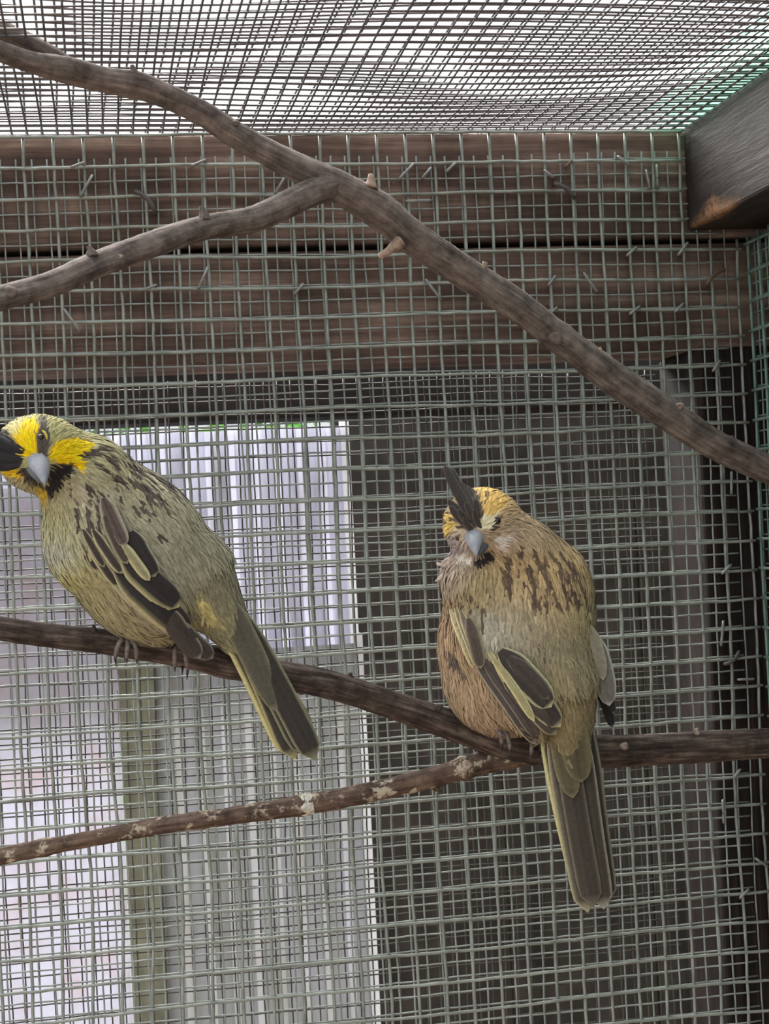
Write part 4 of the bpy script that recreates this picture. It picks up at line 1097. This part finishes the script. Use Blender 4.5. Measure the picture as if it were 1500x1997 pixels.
# near wing
wr_ = empty('wing', tuple(BR.W(np.array([985, 1310, 130])) - rootloc(rootR))); wr_.parent = rootR
r2 = lambda p: (800 + p[0] / 3.33, 880 + p[1] / 3.33)
DK, PE = (84, 74, 68), (206, 196, 140)
wingR = [
    ((430, 1330), (815, 1885), 48, (106, 92, 84), (184, 176, 150), 'right', 0.22, 3),
    ((470, 1330), (840, 1870), 40, (98, 84, 78), (150, 140, 122), 'right', 0.18, 5),
    ((620, 1480), (935, 1815), 58, (104, 92, 80), (180, 168, 124), 'both', 0.2, 5),
    ((560, 1340), (962, 1765), 78, DK, PE, 'both', 0.20, 8),
    ((520, 1300), (800, 1730), 30, (160, 148, 96), (208, 198, 130), 'both', 0.5, 10),
    ((590, 1290), (905, 1640), 84, DK, (214, 204, 150), 'both', 0.24, 12),
    ((640, 1330), (890, 1590), 52, (92, 80, 74), (120, 108, 92), 'both', 0.2, 15),
    ((270, 1030), (420, 1400), 24, (176, 158, 106), (214, 198, 140), 'both', 0.5, 6),
    ((305, 1020), (450, 1400), 26, (150, 130, 92), (206, 190, 140), 'both', 0.45, 8),
    ((340, 1040), (470, 1400), 30, (128, 108, 82), (196, 180, 132), 'both', 0.4, 10),
    ((390, 1090), (470, 1402), 44, (106, 88, 76), (168, 150, 114), 'both', 0.3, 13),
]
for i, (a, b, hw, c, e, sd, ew, off) in enumerate(wingR):
    feather(BR, wr_, 'wing_feather', r2(a), r2(b), hw / 3.33, c, e, bend=-3 if i < 7 else -1, edge=sd, ew=ew, off=off + 4, seed=70 + i, roundness=0.3)
build_plumage(BR, rootR, colR, flowR, lenR, 17000, 2, keep=lambda P: ((P[:, 0] - 936) ** 2 + (P[:, 1] - 1066) ** 2 > 18 ** 2) | (P[:, 2] < 60), mask=[(r2(a), r2(b), hw / 3.33) for a, b, hw, *_ in wingR])
wf = empty('wing', tuple(BR.W(np.array([1165, 1320, 20])) - rootloc(rootR))); wf.parent = rootR
for i, (a, b, hw, c, e, sd, ew, w0, w1) in enumerate([
    ((1195, 1500), (1302, 1785), 34, (46, 42, 42), (90, 88, 86), 'left', 0.2, 16, 6), ((1205, 1440), (1310, 1700), 34, (60, 56, 54), (120, 116, 110), 'left', 0.2, 24, 14),
    ((1170, 1180), (1280, 1645), 66, (126, 120, 112), (206, 202, 180), 'both', 0.2, 50, 30), ((1150, 1130), (1240, 1480), 40, (140, 132, 112), (186, 178, 146), 'both', 0.3, 60, 44)]):
    feather(BR, wf, 'wing_feather', r2(a), r2(b), hw / 3.33, c, e, bend=-4, edge=sd, ew=ew, wroot=w0, wtip=w1, off=2, stick=False, seed=90 + i, roundness=0.35)
# tail
tl = empty('tail', tuple(BR.W(np.array([1105, 1440, 40])) - rootloc(rootR))); tl.parent = rootR
tailR = [
    ((1062, 1425), (1136, 1756), 18, (92, 82, 60), (196, 184, 116), 'right', 0.5, 62, 66),
    ((1148, 1430), (1180, 1736), 15, (52, 46, 40), (110, 104, 80), 'left', 0.2, 46, 48),
    ((1078, 1420), (1138, 1758), 23, (84, 74, 62), (176, 164, 120), 'right', 0.3, 66, 70),
    ((1138, 1420), (1176, 1742), 22, (60, 54, 46), (140, 132, 108), 'both', 0.16, 54, 56),
    ((1095, 1420), (1148, 1748), 23, (84, 74, 62), (120, 110, 88), 'both', 0.15, 70, 72),
    ((1125, 1420), (1168, 1752), 22, (80, 70, 58), (170, 158, 134), 'both', 0.16, 62, 66),
    ((1088, 1400), (1112, 1545), 24, (112, 100, 66), (130, 118, 80), 'both', 0.3, 76, 76),
    ((1112, 1395), (1128, 1515), 28, (104, 92, 60), (124, 112, 74), 'both', 0.3, 80, 78),
]
for i, (a, b, hw, c, e, sd, ew, w0, w1) in enumerate(tailR):
    feather(BR, tl, 'tail_feather', a, b, hw, c, e, bend=2, edge=sd, ew=ew, wroot=w0, wtip=w1, off=2, stick=False, seed=110 + i, roundness=0.5 if i > 5 else 0.12, camber=3, narrow=0.7)
leg(BR, rootR, (948, 1386, 10), (958, 1412, 20), [[(968, 1416, 50), (976, 1428, 60), (978, 1446, 54), (977, 1464, 44)], [(944, 1404, 46), (932, 1400, 52), (924, 1396, 46), (918, 1392, 38)], [(984, 1424, 48), (992, 1440, 54), (994, 1456, 46), (993, 1470, 36)]], [(956, 1414, -10), (956, 1430, -34), (958, 1450, -36), (960, 1462, -26)])
leg(BR, rootR, (1040, 1400, -10), (1046, 1424, 10), [[(1052, 1430, 44), (1057, 1448, 52), (1056, 1470, 46), (1050, 1488, 36)], [(1040, 1430, 42), (1036, 1448, 50), (1034, 1466, 44), (1033, 1480, 34)]], [(1048, 1428, -20), (1050, 1446, -38), (1052, 1466, -36), (1054, 1480, -24)])
